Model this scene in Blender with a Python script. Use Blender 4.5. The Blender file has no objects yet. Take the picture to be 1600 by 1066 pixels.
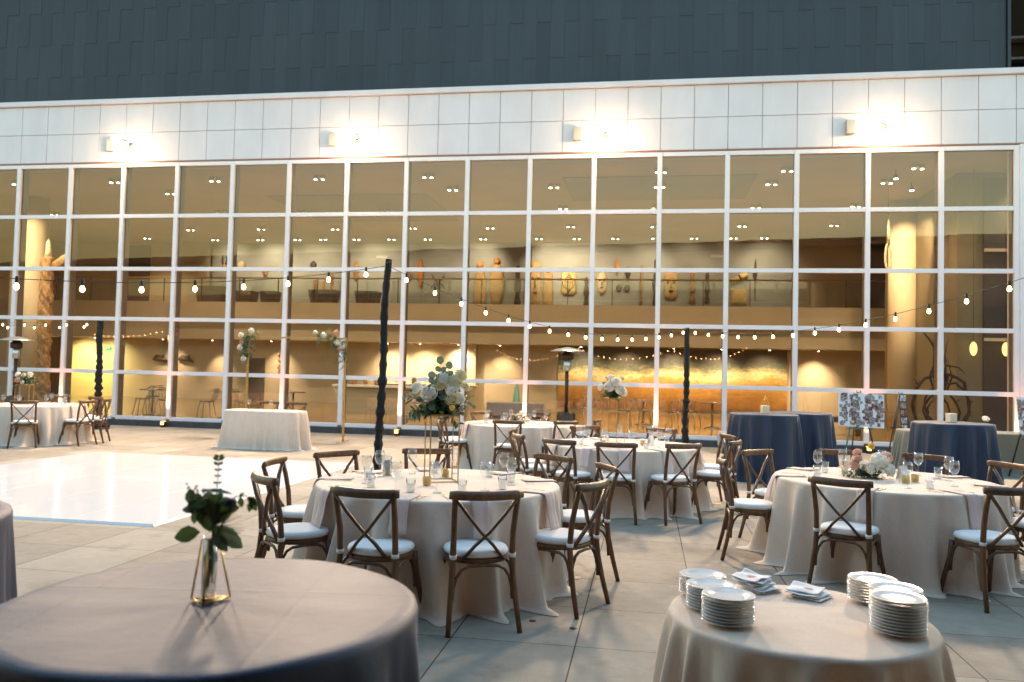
import bpy, math, random
from math import sin, cos, pi, radians, sqrt, atan2, degrees
from mathutils import Vector, Matrix
random.seed(11)
D = bpy.data
SC = bpy.context.scene
COL = SC.collection

# ------------------------------------------------------------------ frame of the museum front
H_EYE = 1.65
YAW = -0.16447
FX, FY = -13.699, 22.431
def W(s, d, z=0.0):
    """s along the glass wall, d into the building, z up -> world"""
    return Vector((FX + s*cos(YAW) - d*sin(YAW), FY + s*sin(YAW) + d*cos(YAW), z))

# ------------------------------------------------------------------ mesh collector
class MB:
    def __init__(self): self.v = []; self.f = []
    def add(self, vs, fs, M=None):
        o = len(self.v)
        for p in vs:
            p = Vector(p)
            self.v.append(tuple(M @ p) if M else tuple(p))
        self.f += [tuple(i+o for i in f) for f in fs]
        return self
    def box(self, x0, x1, y0, y1, z0, z1, M=None):
        return self.add([(x0,y0,z0),(x1,y0,z0),(x1,y1,z0),(x0,y1,z0),(x0,y0,z1),(x1,y0,z1),(x1,y1,z1),(x0,y1,z1)],
            [(0,3,2,1),(4,5,6,7),(0,1,5,4),(1,2,6,5),(2,3,7,6),(3,0,4,7)], M)
    def tube(self, pts, r, n=8, sx=1.0, sy=1.0, closed=False, up=None):
        pts = [Vector(p) for p in pts]; m = len(pts)
        rs = r if isinstance(r, (list, tuple)) else [r]*m
        ref = Vector(up) if up else None
        vs = []; fs = []
        nrm = None
        for i, p in enumerate(pts):
            if closed: t = pts[(i+1) % m] - pts[i-1]
            else: t = pts[min(i+1, m-1)] - pts[max(i-1, 0)]
            t.normalize()
            if ref is not None:
                a = ref - t*ref.dot(t)
            elif nrm is None:
                a = Vector((0,0,1)) if abs(t.z) < .9 else Vector((1,0,0))
                a = a - t*a.dot(t)
            else:
                a = nrm - t*nrm.dot(t)
            a.normalize(); nrm = a
            b = t.cross(a)
            for k in range(n):
                th = 2*pi*k/n
                vs.append(p + a*(cos(th)*rs[i]*sx) + b*(sin(th)*rs[i]*sy))
        M_ = m if closed else m-1
        for i in range(M_):
            j = (i+1) % m
            for k in range(n):
                l = (k+1) % n
                fs.append((i*n+k, i*n+l, j*n+l, j*n+k))
        if not closed:
            fs.append(tuple(range(n))[::-1]); fs.append(tuple((m-1)*n+k for k in range(n)))
        return self.add(vs, fs)
    def lathe(self, prof, n=20, c=(0,0,0), M=None):
        vs = []; fs = []; m = len(prof)
        for r, z in prof:
            for k in range(n):
                th = 2*pi*k/n
                vs.append((c[0]+r*cos(th), c[1]+r*sin(th), c[2]+z))
        for i in range(m-1):
            for k in range(n):
                l = (k+1) % n
                fs.append((i*n+k, i*n+l, (i+1)*n+l, (i+1)*n+k))
        if prof[0][0] > 1e-4: fs.append(tuple(range(n))[::-1])
        if prof[-1][0] > 1e-4: fs.append(tuple((m-1)*n+k for k in range(n)))
        return self.add(vs, fs, M)
    def ball(self, c, r, nu=12, nv=8, s=(1,1,1), jit=0, rng=random):
        vs = [(c[0],c[1],c[2]-r*s[2])]; fs = []
        for i in range(1, nv):
            ph = -pi/2 + pi*i/nv
            for k in range(nu):
                th = 2*pi*k/nu; q = r*(1+rng.uniform(-jit, jit))
                vs.append((c[0]+q*cos(ph)*cos(th)*s[0], c[1]+q*cos(ph)*sin(th)*s[1], c[2]+q*sin(ph)*s[2]))
        vs.append((c[0],c[1],c[2]+r*s[2])); L = len(vs)-1
        for k in range(nu):
            l = (k+1) % nu
            fs.append((0, 1+l, 1+k)); fs.append((L, L-nu+k, L-nu+l))
            for i in range(nv-2):
                fs.append((1+i*nu+k, 1+i*nu+l, 1+(i+1)*nu+l, 1+(i+1)*nu+k))
        return self.add(vs, fs)
    def prism(self, outline, z0, z1, M=None):
        n = len(outline)
        vs = [(x,y,z0) for x,y in outline] + [(x,y,z1) for x,y in outline]
        fs = [tuple(range(n))[::-1], tuple(range(n, 2*n))]
        for k in range(n):
            l = (k+1) % n
            fs.append((k, l, n+l, n+k))
        return self.add(vs, fs, M)
    def build(self, name, mat, parent=None, smooth=True, bevel=0, loc=None, rz=0, seg=2):
        me = D.meshes.new(name)
        me.from_pydata(self.v, [], self.f); me.update()
        if smooth: me.polygons.foreach_set('use_smooth', [True]*len(me.polygons))
        me.materials.append(mat)
        o = D.objects.new(name, me); COL.objects.link(o)
        if parent: o.parent = parent
        if loc is not None: o.location = loc
        if rz: o.rotation_euler = (0,0,rz)
        if bevel:
            b = o.modifiers.new('edge', 'BEVEL'); b.width = bevel; b.segments = seg; b.limit_method = 'ANGLE'; b.angle_limit = radians(40)
        return o

def tag(o, label=None, cat=None, group=None, kind=None):
    if label: o['label'] = label
    if cat: o['category'] = cat
    if group: o['group'] = group
    if kind: o['kind'] = kind
    return o
def thing(name, label, cat, loc=(0,0,0), rz=0, group=None):
    o = D.objects.new(name, None); COL.objects.link(o)
    o.location = loc; o.rotation_euler = (0,0,rz); o.empty_display_size = .1
    return tag(o, label, cat, group)
def dup(root, loc, rz, label, group=None):
    def cp(o, par):
        c = o.copy(); COL.objects.link(c)
        if par: c.parent = par
        for ch in KIDS.get(o.name, []): cp(ch, c)
        return c
    r = cp(root, None); r.location = loc; r.rotation_euler = (0,0,rz); r['label'] = label
    if group: r['group'] = group
    return r
KIDS = {}
def freeze(root):
    def rec(o):
        KIDS[o.name] = list(o.children)
        for c in o.children: rec(c)
    rec(root); return root

# ------------------------------------------------------------------ materials
def new_mat(name):
    m = D.materials.new(name); m.use_nodes = True
    nt = m.node_tree; nt.nodes.clear()
    out = nt.nodes.new('ShaderNodeOutputMaterial')
    return m, nt, out
def N_(nt, t, **kw):
    n = nt.nodes.new(t)
    for k, v in kw.items():
        if hasattr(n, k) and not k[0].isupper(): setattr(n, k, v)
    return n
def math_(nt, op, a, b=None):
    n = nt.nodes.new('ShaderNodeMath'); n.operation = op
    for i, x in enumerate((a, b)):
        if x is None: continue
        if isinstance(x, (int, float)): n.inputs[i].default_value = x
        else: nt.links.new(x, n.inputs[i])
    return n.outputs[0]
def coords(nt, scale=(1,1,1), kind='Object'):
    tc = nt.nodes.new('ShaderNodeTexCoord'); mp = nt.nodes.new('ShaderNodeMapping')
    mp.inputs['Scale'].default_value = scale
    nt.links.new(tc.outputs[kind], mp.inputs['Vector'])
    return mp.outputs['Vector']
def noise(nt, vec, scale, detail=4, rough=.55):
    n = nt.nodes.new('ShaderNodeTexNoise'); n.inputs['Scale'].default_value = scale
    n.inputs['Detail'].default_value = detail; n.inputs['Roughness'].default_value = rough
    nt.links.new(vec, n.inputs['Vector'])
    return n.outputs['Fac']
def ramp(nt, fac, stops):
    r = nt.nodes.new('ShaderNodeValToRGB'); e = r.color_ramp.elements
    while len(e) < len(stops): e.new(.5)
    for i, (p, c) in enumerate(stops):
        e[i].position = p; e[i].color = (*c, 1)
    nt.links.new(fac, r.inputs['Fac'])
    return r.outputs['Color']
def shade(c, k): return tuple(min(1, x*k) for x in c)
def pmat(name, col, rough=.5, metal=0, spec=.5, var=.0, vscale=3, stretch=(1,1,1), bump=0, bscale=60, sheen=0, coat=0, ior=None, sub=0, trans=0, emit=None, es=0, contrast=(.3,.7)):
    m, nt, out = new_mat(name)
    b = nt.nodes.new('ShaderNodeBsdfPrincipled'); nt.links.new(b.outputs[0], out.inputs[0])
    b.inputs['Base Color'].default_value = (*col, 1)
    b.inputs['Roughness'].default_value = rough; b.inputs['Metallic'].default_value = metal
    b.inputs['Specular IOR Level'].default_value = spec
    if ior: b.inputs['IOR'].default_value = ior
    if sheen: b.inputs['Sheen Weight'].default_value = sheen; b.inputs['Sheen Roughness'].default_value = .4
    if coat: b.inputs['Coat Weight'].default_value = coat
    if emit: b.inputs['Emission Color'].default_value = (*emit, 1); b.inputs['Emission Strength'].default_value = es
    if var or bump:
        vec = coords(nt, stretch)
        if var:
            c = ramp(nt, noise(nt, vec, vscale), [(contrast[0], shade(col, 1-var)), (contrast[1], shade(col, 1+var))])
            nt.links.new(c, b.inputs['Base Color'])
        if bump:
            bp = nt.nodes.new('ShaderNodeBump'); bp.inputs['Strength'].default_value = bump; bp.inputs['Distance'].default_value = .01
            nt.links.new(noise(nt, vec, bscale, 3), bp.inputs['Height']); nt.links.new(bp.outputs[0], b.inputs['Normal'])
    if trans:
        t = nt.nodes.new('ShaderNodeBsdfTranslucent'); t.inputs[0].default_value = (*col, 1)
        mx = nt.nodes.new('ShaderNodeMixShader'); mx.inputs[0].default_value = trans
        nt.links.new(b.outputs[0], mx.inputs[1]); nt.links.new(t.outputs[0], mx.inputs[2]); nt.links.new(mx.outputs[0], out.inputs[0])
    return m
def emat(name, col, s, sampling='AUTO'):
    m, nt, out = new_mat(name)
    e = nt.nodes.new('ShaderNodeEmission'); e.inputs[0].default_value = (*col, 1); e.inputs[1].default_value = s
    nt.links.new(e.outputs[0], out.inputs[0])
    try: m.cycles.emission_sampling = sampling
    except Exception: pass
    return m
def glass_mat(name, tint=(1,1,1), k=1.6, rough=0.0, ior=1.45, body=0, warp=0, gcol=(1,1,1)):
    """clear sheet glass: transparent with a Fresnel mirror on top"""
    m, nt, out = new_mat(name)
    t = nt.nodes.new('ShaderNodeBsdfTransparent'); t.inputs[0].default_value = (*tint, 1)
    g = nt.nodes.new('ShaderNodeBsdfGlossy'); g.inputs['Roughness'].default_value = rough; g.inputs[0].default_value = (*gcol, 1)
    if warp:
        bp = nt.nodes.new('ShaderNodeBump'); bp.inputs['Strength'].default_value = 1; bp.inputs['Distance'].default_value = warp
        nt.links.new(noise(nt, coords(nt), .55, 2), bp.inputs['Height']); nt.links.new(bp.outputs[0], g.inputs['Normal'])
    lw = nt.nodes.new('ShaderNodeLayerWeight'); lw.inputs[0].default_value = .5
    f0 = ((ior-1)/(ior+1))**2
    fr = math_(nt, 'ADD', math_(nt, 'MULTIPLY', math_(nt, 'POWER', lw.outputs['Facing'], 5.0), 1-f0), f0)
    mu = math_(nt, 'MINIMUM', math_(nt, 'MULTIPLY', fr, k), 1.0)
    mx = nt.nodes.new('ShaderNodeMixShader')
    nt.links.new(mu, mx.inputs[0]); nt.links.new(t.outputs[0], mx.inputs[1]); nt.links.new(g.outputs[0], mx.inputs[2])
    if body:
        df = nt.nodes.new('ShaderNodeBsdfDiffuse'); df.inputs[0].default_value = (*tint, 1)
        m2 = nt.nodes.new('ShaderNodeMixShader'); m2.inputs[0].default_value = body
        nt.links.new(mx.outputs[0], m2.inputs[1]); nt.links.new(df.outputs[0], m2.inputs[2]); nt.links.new(m2.outputs[0], out.inputs[0])
    else:
        nt.links.new(mx.outputs[0], out.inputs[0])
    return m

def linen(name, col, sheen=.3, rough=.75, spec=.3, weave=900, coat=0, ior=None, tint=None, srough=.4):
    m = pmat(name, col, rough, spec=spec, sheen=sheen, coat=coat, ior=ior)
    nt = m.node_tree; b = [n for n in nt.nodes if n.type == 'BSDF_PRINCIPLED'][0]
    if tint: b.inputs['Sheen Tint'].default_value = (*tint, 1); b.inputs['Specular Tint'].default_value = (.66,.72,1.0,1)
    b.inputs['Sheen Roughness'].default_value = srough
    v1 = coords(nt, (1,1,1))
    slub = noise(nt, coords(nt, (60, 400, 60)), 1, 2); slub2 = noise(nt, coords(nt, (400, 60, 400)), 1, 2)
    big = noise(nt, v1, 4, 3)
    s = math_(nt, 'ADD', math_(nt, 'MULTIPLY', math_(nt, 'ADD', slub, slub2), .35), math_(nt, 'MULTIPLY', big, .3))
    c = ramp(nt, s, [(.3, shade(col, .84)), (.72, shade(col, 1.14))])
    nt.links.new(c, b.inputs['Base Color'])
    sx = nt.nodes.new('ShaderNodeSeparateXYZ'); nt.links.new(v1, sx.inputs[0])
    def crease(o, per, off):   # pressed fold lines left in the cloth
        f = math_(nt, 'FRACT', math_(nt, 'ADD', math_(nt, 'DIVIDE', o, per), off)); d_ = math_(nt, 'ABSOLUTE', math_(nt, 'SUBTRACT', f, .5))
        return math_(nt, 'MULTIPLY', math_(nt, 'MAXIMUM', math_(nt, 'SUBTRACT', .022, d_), 0.0), 14.0)
    cr = math_(nt, 'ADD', crease(sx.outputs[0], .55, .12), crease(sx.outputs[1], .62, .31))
    hh = math_(nt, 'ADD', math_(nt, 'ADD', math_(nt, 'MULTIPLY', s, .5), cr), math_(nt, 'MULTIPLY', noise(nt, v1, 7, 4), 1.6))
    bp = nt.nodes.new('ShaderNodeBump'); bp.inputs['Strength'].default_value = .35; bp.inputs['Distance'].default_value = .006
    nt.links.new(hh, bp.inputs['Height']); nt.links.new(bp.outputs[0], b.inputs['Normal'])
    return m

M = {}
M['linen'] = linen('beige_linen', (.70,.565,.465), .1)
M['linen_green'] = linen('sage_linen', (.17,.17,.14), .2)
M['navy'] = linen('navy_satin', (.017,.027,.048), 1.0, .55, .7, ior=1.5, tint=(.58,.64,.92), srough=.19)
M['blush'] = linen('blush_linen', (.66,.50,.45), .2)
M['white_cloth'] = pmat('white_cushion', (.80,.77,.75), .8, var=.05, vscale=8, bump=.1, bscale=200, sheen=.2)
M['wood'] = pmat('walnut_wood', (.105,.047,.017), .40, var=.5, vscale=1.6, stretch=(26,26,6), bump=.08, bscale=3, contrast=(.25,.75))
M['gold'] = pmat('brushed_gold', (.80,.53,.24), .28, 1.0, var=.12, vscale=20)
M['gold_dull'] = pmat('gold_paint', (.55,.36,.13), .38, .75, var=.15, vscale=14)
M['glass'] = glass_mat('drinking_glass', (.97,.98,.98), 1.9, 0, 1.5)
M['pane'] = glass_mat('window_glass', (.90,.88,.85), 2.3, 0, 1.5, warp=.0025, gcol=(1,.76,.60))
M['rail_glass'] = glass_mat('balustrade_glass', (.86,.89,.86), 1.5, 0, 1.5)
M['wax'] = pmat('candle_wax', (.85,.78,.62), .5, trans=.3)
M['votive'] = glass_mat('amber_glass', (.92,.72,.25), 2.0, .05, 1.5, body=.45)
M['water'] = glass_mat('water', (.98,.98,.97), 1.2, 0, 1.33, body=.12)
M['porcelain'] = pmat('porcelain', (.78,.79,.80), .18, coat=.4)
M['paper'] = pmat('napkin_paper', (.82,.82,.83), .85, var=.03, vscale=30, bump=.25, bscale=90)
M['red_ink'] = pmat('red_ink', (.55,.13,.09), .7, var=.3, vscale=160)
M['leaf'] = pmat('green_leaf', (.065,.125,.045), .45, var=.45, vscale=9, trans=.34)
M['leaf_blue'] = pmat('eucalyptus_leaf', (.12,.185,.135), .5, var=.35, vscale=9, trans=.34)
M['leaf_pale'] = pmat('pale_leaf', (.20,.22,.10), .5, var=.3, vscale=12, trans=.2)
M['stem'] = pmat('stem', (.08,.09,.035), .6, var=.3)
M['white_petal'] = pmat('white_petal', (.86,.83,.76), .55, var=.08, vscale=40, trans=.42)
M['cream_petal'] = pmat('cream_petal', (.78,.70,.45), .55, var=.12, vscale=40, trans=.42)
M['blush_petal'] = pmat('blush_petal', (.75,.46,.36), .55, var=.12, vscale=40, trans=.42)
M['yellow_petal'] = pmat('yellow_petal', (.80,.48,.05), .55, var=.15, vscale=40)
M['thistle'] = pmat('thistle_blue', (.055,.065,.12), .6, var=.4, vscale=60)
M['berry'] = pmat('green_berry', (.09,.14,.04), .35, var=.3, vscale=40)
M['black_cloth'] = pmat('black_cloth', (.012,.011,.011), .85, var=.3, vscale=12, bump=.5, bscale=25)
M['black'] = pmat('black_metal', (.015,.015,.016), .45, var=.2, vscale=20)
M['rubber'] = pmat('black_rubber', (.02,.02,.02), .7)
M['steel'] = pmat('brushed_steel', (.55,.54,.52), .32, .85, var=.06, vscale=20)
M['dark_bronze'] = pmat('dark_bronze', (.06,.035,.022), .4, .6, var=.25, vscale=10)
M['dance'] = pmat('white_dance_floor', (.88,.87,.88), .16, var=.015, vscale=1.2, coat=.3)
M['bulb'] = emat('bulb_glow', (1,.64,.28), 4.2)
M['lens'] = emat('lamp_lens', (1,.82,.55), 5)
M['flood_lens'] = emat('flood_lens', (1,.84,.58), 20)
M['amber_lens'] = emat('amber_lens', (1,.42,.10), 1.0)
M['lantern'] = emat('lantern_glow', (1,.62,.20), .35)
M['exit'] = emat('exit_green', (.10,1,.35), .15)
# building
M['white_metal'] = pmat('white_frame_paint', (.80,.72,.73), .4, var=.03, vscale=2)
M['fin'] = pmat('mullion_inner_face', (.16,.13,.10), .5)
M['fascia'] = pmat('white_panel', (.68,.615,.645), .42, var=.06, vscale=1.1, stretch=(1.4,1,.5))
M['joint'] = pmat('panel_joint', (.36,.30,.26), .8)
M['kerb'] = pmat('slate_kerb', (.045,.045,.05), .55, var=.3, vscale=6, bump=.1, bscale=40)
M['plaster'] = pmat('tan_plaster', (.42,.355,.25), .85, var=.05, vscale=1.2)
M['ceil'] = pmat('taupe_ceiling', (.39,.28,.19), .85, var=.05, vscale=.6)
M['ceil_dark'] = pmat('recess_ceiling', (.28,.22,.15), .85, var=.05, vscale=.6)
M['gallery'] = pmat('grey_green_wall', (.30,.31,.275), .8, var=.08, vscale=1.5)
M['dark_panel'] = pmat('charcoal_panel', (.06,.05,.045), .7, var=.1, vscale=2)
M['int_floor'] = pmat('amber_stone_floor', (.30,.20,.075), .22, var=.18, vscale=1.6, coat=.3)
M['yellow_lit_wall'] = pmat('yellow_lit_wall', (.46,.40,.20), .8, var=.06, vscale=1.5)  # the passage's yellow light is put into this wall colour
M['olive'] = pmat('olive_wall', (.20,.16,.09), .8, var=.05, vscale=1.5)
M['column'] = pmat('pale_column', (.58,.47,.30), .7, var=.04, vscale=1.5)
M['carved'] = pmat('carved_wood', (.34,.19,.07), .65, var=.55, vscale=10, stretch=(1.5,1.5,.8), bump=.6, bscale=14)
M['woven'] = pmat('woven_fibre', (.46,.30,.12), .8, var=.35, vscale=22, stretch=(1.5,1,.7), bump=.8, bscale=40)
M['bark'] = pmat('pale_bark', (.60,.43,.16), .75, var=.25, vscale=8, bump=.3)
M['dark_wood'] = pmat('dark_carving', (.05,.032,.022), .6, var=.5, vscale=14, bump=.5, bscale=20)
M['feather'] = pmat('orange_feather', (.55,.20,.05), .7, var=.3, vscale=16)
M['chalk'] = pmat('pale_pigment', (.62,.50,.30), .8, var=.2, vscale=20)
M['teal'] = pmat('teal_gleam_paint', (.12,.34,.28), .35, var=.08)
M['grey_fabric'] = pmat('grey_upholstery', (.24,.23,.25), .8, var=.08, vscale=10, sheen=.2)
M['chrome'] = pmat('dull_chrome', (.30,.27,.22), .3, .8)
M['bar_front'] = pmat('bar_front_panel', (.40,.32,.20), .35, var=.1, vscale=1.2, stretch=(.2,1,6))
M['white_top'] = pmat('white_counter', (.75,.70,.60), .35)
M['branch'] = pmat('dark_branch', (.035,.022,.014), .7, var=.4, vscale=12, bump=.4, bscale=20)
M['teal_paint'] = pmat('teal_easel_paint', (.015,.16,.18), .45, var=.15)
M['board'] = pmat('white_foam_board', (.76,.76,.78), .7)
M['speaker_grey'] = pmat('speaker_grey', (.40,.37,.34), .6, var=.05, vscale=20)
M['sign_letter'] = pmat('sign_letters', (.80,.78,.70), .6)

def vary(m, lo, hi):
    nt = m.node_tree; b = [n for n in nt.nodes if n.type == 'BSDF_PRINCIPLED'][0]
    lk = b.inputs['Base Color'].links[0].from_socket
    oi = nt.nodes.new('ShaderNodeObjectInfo'); mr = nt.nodes.new('ShaderNodeMapRange'); mr.inputs[3].default_value = lo; mr.inputs[4].default_value = hi
    nt.links.new(oi.outputs['Random'], mr.inputs[0])
    hs = nt.nodes.new('ShaderNodeHueSaturation'); nt.links.new(mr.outputs[0], hs.inputs['Value']); nt.links.new(lk, hs.inputs['Color']); nt.links.new(hs.outputs[0], b.inputs['Base Color'])
vary(M['wood'], .72, 1.4); vary(M['white_cloth'], .93, 1.05)
def paver_mat():
    m, nt, out = new_mat('concrete_pavers')
    b = nt.nodes.new('ShaderNodeBsdfPrincipled'); nt.links.new(b.outputs[0], out.inputs[0])
    v = coords(nt)
    sp = nt.nodes.new('ShaderNodeSeparateXYZ'); nt.links.new(v, sp.inputs[0])
    gx = math_(nt, 'DIVIDE', math_(nt, 'ADD', sp.outputs[0], -16.02+76.5), .765)
    gy = math_(nt, 'DIVIDE', math_(nt, 'ADD', sp.outputs[1], 12.39+82.7), .827)
    def edge(g, wdt):
        fr = math_(nt, 'FRACT', g); d = math_(nt, 'MINIMUM', fr, math_(nt, 'SUBTRACT', 1.0, fr))
        return math_(nt, 'LESS_THAN', d, wdt)
    j = math_(nt, 'MAXIMUM', edge(gx, .0062), edge(gy, .0042))
    cid = nt.nodes.new('ShaderNodeCombineXYZ')
    nt.links.new(math_(nt, 'FLOOR', gx), cid.inputs[0]); nt.links.new(math_(nt, 'FLOOR', gy), cid.inputs[1])
    wn = nt.nodes.new('ShaderNodeTexWhiteNoise'); nt.links.new(cid.outputs[0], wn.inputs['Vector'])
    n1 = noise(nt, v, .9, 5, .6); n2 = noise(nt, v, 9, 6, .7); n3 = noise(nt, v, 160, 3)
    s = math_(nt, 'ADD', math_(nt, 'MULTIPLY', wn.outputs['Value'], .22), math_(nt, 'ADD', math_(nt, 'MULTIPLY', n1, .42), math_(nt, 'ADD', math_(nt, 'MULTIPLY', n2, .34), math_(nt, 'MULTIPLY', n3, .20))))
    c = ramp(nt, s, [(.34, (.165,.136,.106)), (.56, (.275,.236,.190)), (.80, (.37,.325,.268))])
    bl = noise(nt, v, 2.6, 6, .65); st_ = ramp(nt, bl, [(.56, (1,1,1)), (.70, (.74,.71,.67))])
    sp2 = ramp(nt, noise(nt, v, 38, 2, .5), [(.68, (1,1,1)), (.76, (.70,.66,.60))])
    m1 = nt.nodes.new('ShaderNodeMixRGB'); m1.blend_type = 'MULTIPLY'; m1.inputs[0].default_value = 1; nt.links.new(c, m1.inputs[1]); nt.links.new(st_, m1.inputs[2])
    m2 = nt.nodes.new('ShaderNodeMixRGB'); m2.blend_type = 'MULTIPLY'; m2.inputs[0].default_value = .6; nt.links.new(m1.outputs[0], m2.inputs[1]); nt.links.new(sp2, m2.inputs[2]); c = m2.outputs[0]
    mx = nt.nodes.new('ShaderNodeMixRGB'); nt.links.new(j, mx.inputs[0]); nt.links.new(c, mx.inputs[1]); mx.inputs[2].default_value = (.045,.035,.027,1)
    nt.links.new(mx.outputs[0], b.inputs['Base Color'])
    b.inputs['Roughness'].default_value = .72; b.inputs['Specular IOR Level'].default_value = .35
    bp = nt.nodes.new('ShaderNodeBump'); bp.inputs['Strength'].default_value = .35; bp.inputs['Distance'].default_value = .004
    hgt = math_(nt, 'SUBTRACT', math_(nt, 'ADD', math_(nt, 'MULTIPLY', n3, .3), math_(nt, 'MULTIPLY', n2, .2)), j)
    nt.links.new(hgt, bp.inputs['Height']); nt.links.new(bp.outputs[0], b.inputs['Normal'])
    return m
M['pavers'] = paver_mat()

def zinc_mat():
    m, nt, out = new_mat('zinc_shingles')
    b = nt.nodes.new('ShaderNodeBsdfPrincipled'); nt.links.new(b.outputs[0], out.inputs[0])
    g = nt.nodes.new('ShaderNodeNewGeometry')
    n1 = noise(nt, coords(nt, (14,14,.6)), 1, 4); n2 = noise(nt, coords(nt), .35, 3)
    s = math_(nt, 'ADD', math_(nt, 'MULTIPLY', g.outputs['Random Per Island'], .22), math_(nt, 'ADD', math_(nt, 'MULTIPLY', n1, .38), math_(nt, 'MULTIPLY', n2, .42)))
    c = ramp(nt, s, [(.2, (.016,.022,.031)), (.5, (.025,.033,.044)), (.8, (.036,.045,.058))])
    nt.links.new(c, b.inputs['Base Color'])
    b.inputs['Roughness'].default_value = .5; b.inputs['Metallic'].default_value = .2; b.inputs['Specular IOR Level'].default_value = .4
    return m
M['zinc'] = zinc_mat()

def painting_mat():
    m, nt, out = new_mat('mural_paint')
    b = nt.nodes.new('ShaderNodeBsdfPrincipled'); nt.links.new(b.outputs[0], out.inputs[0])
    v = coords(nt); sp = nt.nodes.new('ShaderNodeSeparateXYZ'); nt.links.new(v, sp.inputs[0])
    wv = noise(nt, coords(nt, (.34,1,.9)), 1.2, 5, .6); fine = noise(nt, coords(nt, (1.0,1,2.2)), 3.0, 8, .75); f2 = noise(nt, coords(nt, (5,5,9)), 1.6, 5, .7)
    h = math_(nt, 'ADD', math_(nt, 'DIVIDE', sp.outputs[2], 2.5), math_(nt, 'MULTIPLY', math_(nt, 'SUBTRACT', wv, .5), .55))
    h = math_(nt, 'ADD', h, math_(nt, 'MULTIPLY', math_(nt, 'SUBTRACT', fine, .5), .30))
    h = math_(nt, 'ADD', h, math_(nt, 'MULTIPLY', math_(nt, 'SUBTRACT', f2, .5), .22))
    c = ramp(nt, h, [(.02, (.14,.065,.012)), (.20, (.30,.135,.018)), (.36, (.46,.24,.04)), (.47, (.60,.38,.10)), (.54, (.80,.66,.36)), (.61, (.42,.36,.18)), (.68, (.15,.17,.11)), (.78, (.075,.075,.06)), (.95, (.055,.045,.036))])
    nt.links.new(c, b.inputs['Base Color']); b.inputs['Roughness'].default_value = .6
    return m
M['mural'] = painting_mat()
def photos_mat():
    m, nt, out = new_mat('photo_prints')
    b = nt.nodes.new('ShaderNodeBsdfPrincipled'); nt.links.new(b.outputs[0], out.inputs[0])
    g = nt.nodes.new('ShaderNodeNewGeometry')
    n1 = noise(nt, coords(nt, (22,22,22)), 1, 3)
    s = math_(nt, 'ADD', math_(nt, 'MULTIPLY', g.outputs['Random Per Island'], .8), math_(nt, 'MULTIPLY', math_(nt, 'SUBTRACT', n1, .4), 1.3))
    c = ramp(nt, s, [(.05, (.012,.015,.03)), (.16, (.30,.05,.05)), (.27, (.02,.02,.025)), (.38, (.50,.32,.22)), (.48, (.05,.09,.20)), (.58, (.60,.55,.52)), (.68, (.03,.02,.02)), (.78, (.42,.20,.12)), (.88, (.10,.22,.32)), (.97, (.7,.66,.62))])
    nt.links.new(c, b.inputs['Base Color']); b.inputs['Roughness'].default_value = .3
    return m
M['photos'] = photos_mat()

# ------------------------------------------------------------------ light helpers
def lamp(kind, name, loc, power, col, parent=None, radius=.05, aim=None, cone=60, blend=.5):
    l = D.lights.new(name, kind); l.energy = power; l.color = col; l.shadow_soft_size = radius
    if kind == 'SPOT': l.spot_size = radians(cone); l.spot_blend = blend
    o = D.objects.new(name, l); COL.objects.link(o); o.location = loc
    if parent: o.parent = parent
    if aim is not None:
        o.rotation_euler = Vector(aim).normalized().to_track_quat('-Z', 'Y').to_euler()
    return o
WARM = (1.0, .74, .45)
WARM2 = (1.0, .62, .28)

# ================================================================== SETTING
g = MB(); g.add([(-70,-60,0),(90,-60,0),(90,60,0),(-70,60,0)], [(0,1,2,3)])
ground = g.build('ground', M['pavers'], None, False, loc=(FX,FY,0), rz=YAW); ground['kind'] = 'structure'
# white dance floor
df = thing('dance_floor', 'glossy white portable dance floor laid on the terrace paving', 'dance floor', W(9.775,-9.3), YAW)
q = MB()
nx, ny = 5, 6
for i in range(nx):
    for j in range(ny):
        x0 = -2.5+i; y0 = -2.93+j*.976
        q.box(x0+.0012, x0+.9988, y0+.0012, y0+.9748, .003, .024)
q.build('floor_panel', M['dance'], df, False, .0015)
q = MB()
for a, b_ in (((-2.52,-2.5),(-2.95,2.946)), ((2.5,2.52),(-2.95,2.946))):
    q.add([(a[0],b_[0],0),(a[1],b_[0],0),(a[1],b_[1],0),(a[0],b_[1],0),
           (a[0] if a[0]>0 else a[1],b_[0],.022),(a[0] if a[0]>0 else a[1],b_[1],.022)],
          [(0,1,4),(3,5,2),(0,4,5,3),(1,2,5,4),(0,3,2,1)] if a[0] > 0 else [(0,1,4),(3,5,2),(0,4,5,3),(1,2,5,4),(0,3,2,1)])
for y0, y1, hi in ((-2.95,-2.93,-2.93), (2.926,2.946,2.926)):
    q.add([(-2.5,y0,0),(2.5,y0,0),(2.5,y1,0),(-2.5,y1,0),(-2.5,hi,.022),(2.5,hi,.022)],
          [(0,3,2,1),(0,1,5,4),(2,3,4,5),(0,4,3),(1,2,5)])
q.build('edge_ramp', pmat('white_ramp', (.84,.82,.80), .6, spec=.2), df, False)

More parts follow.
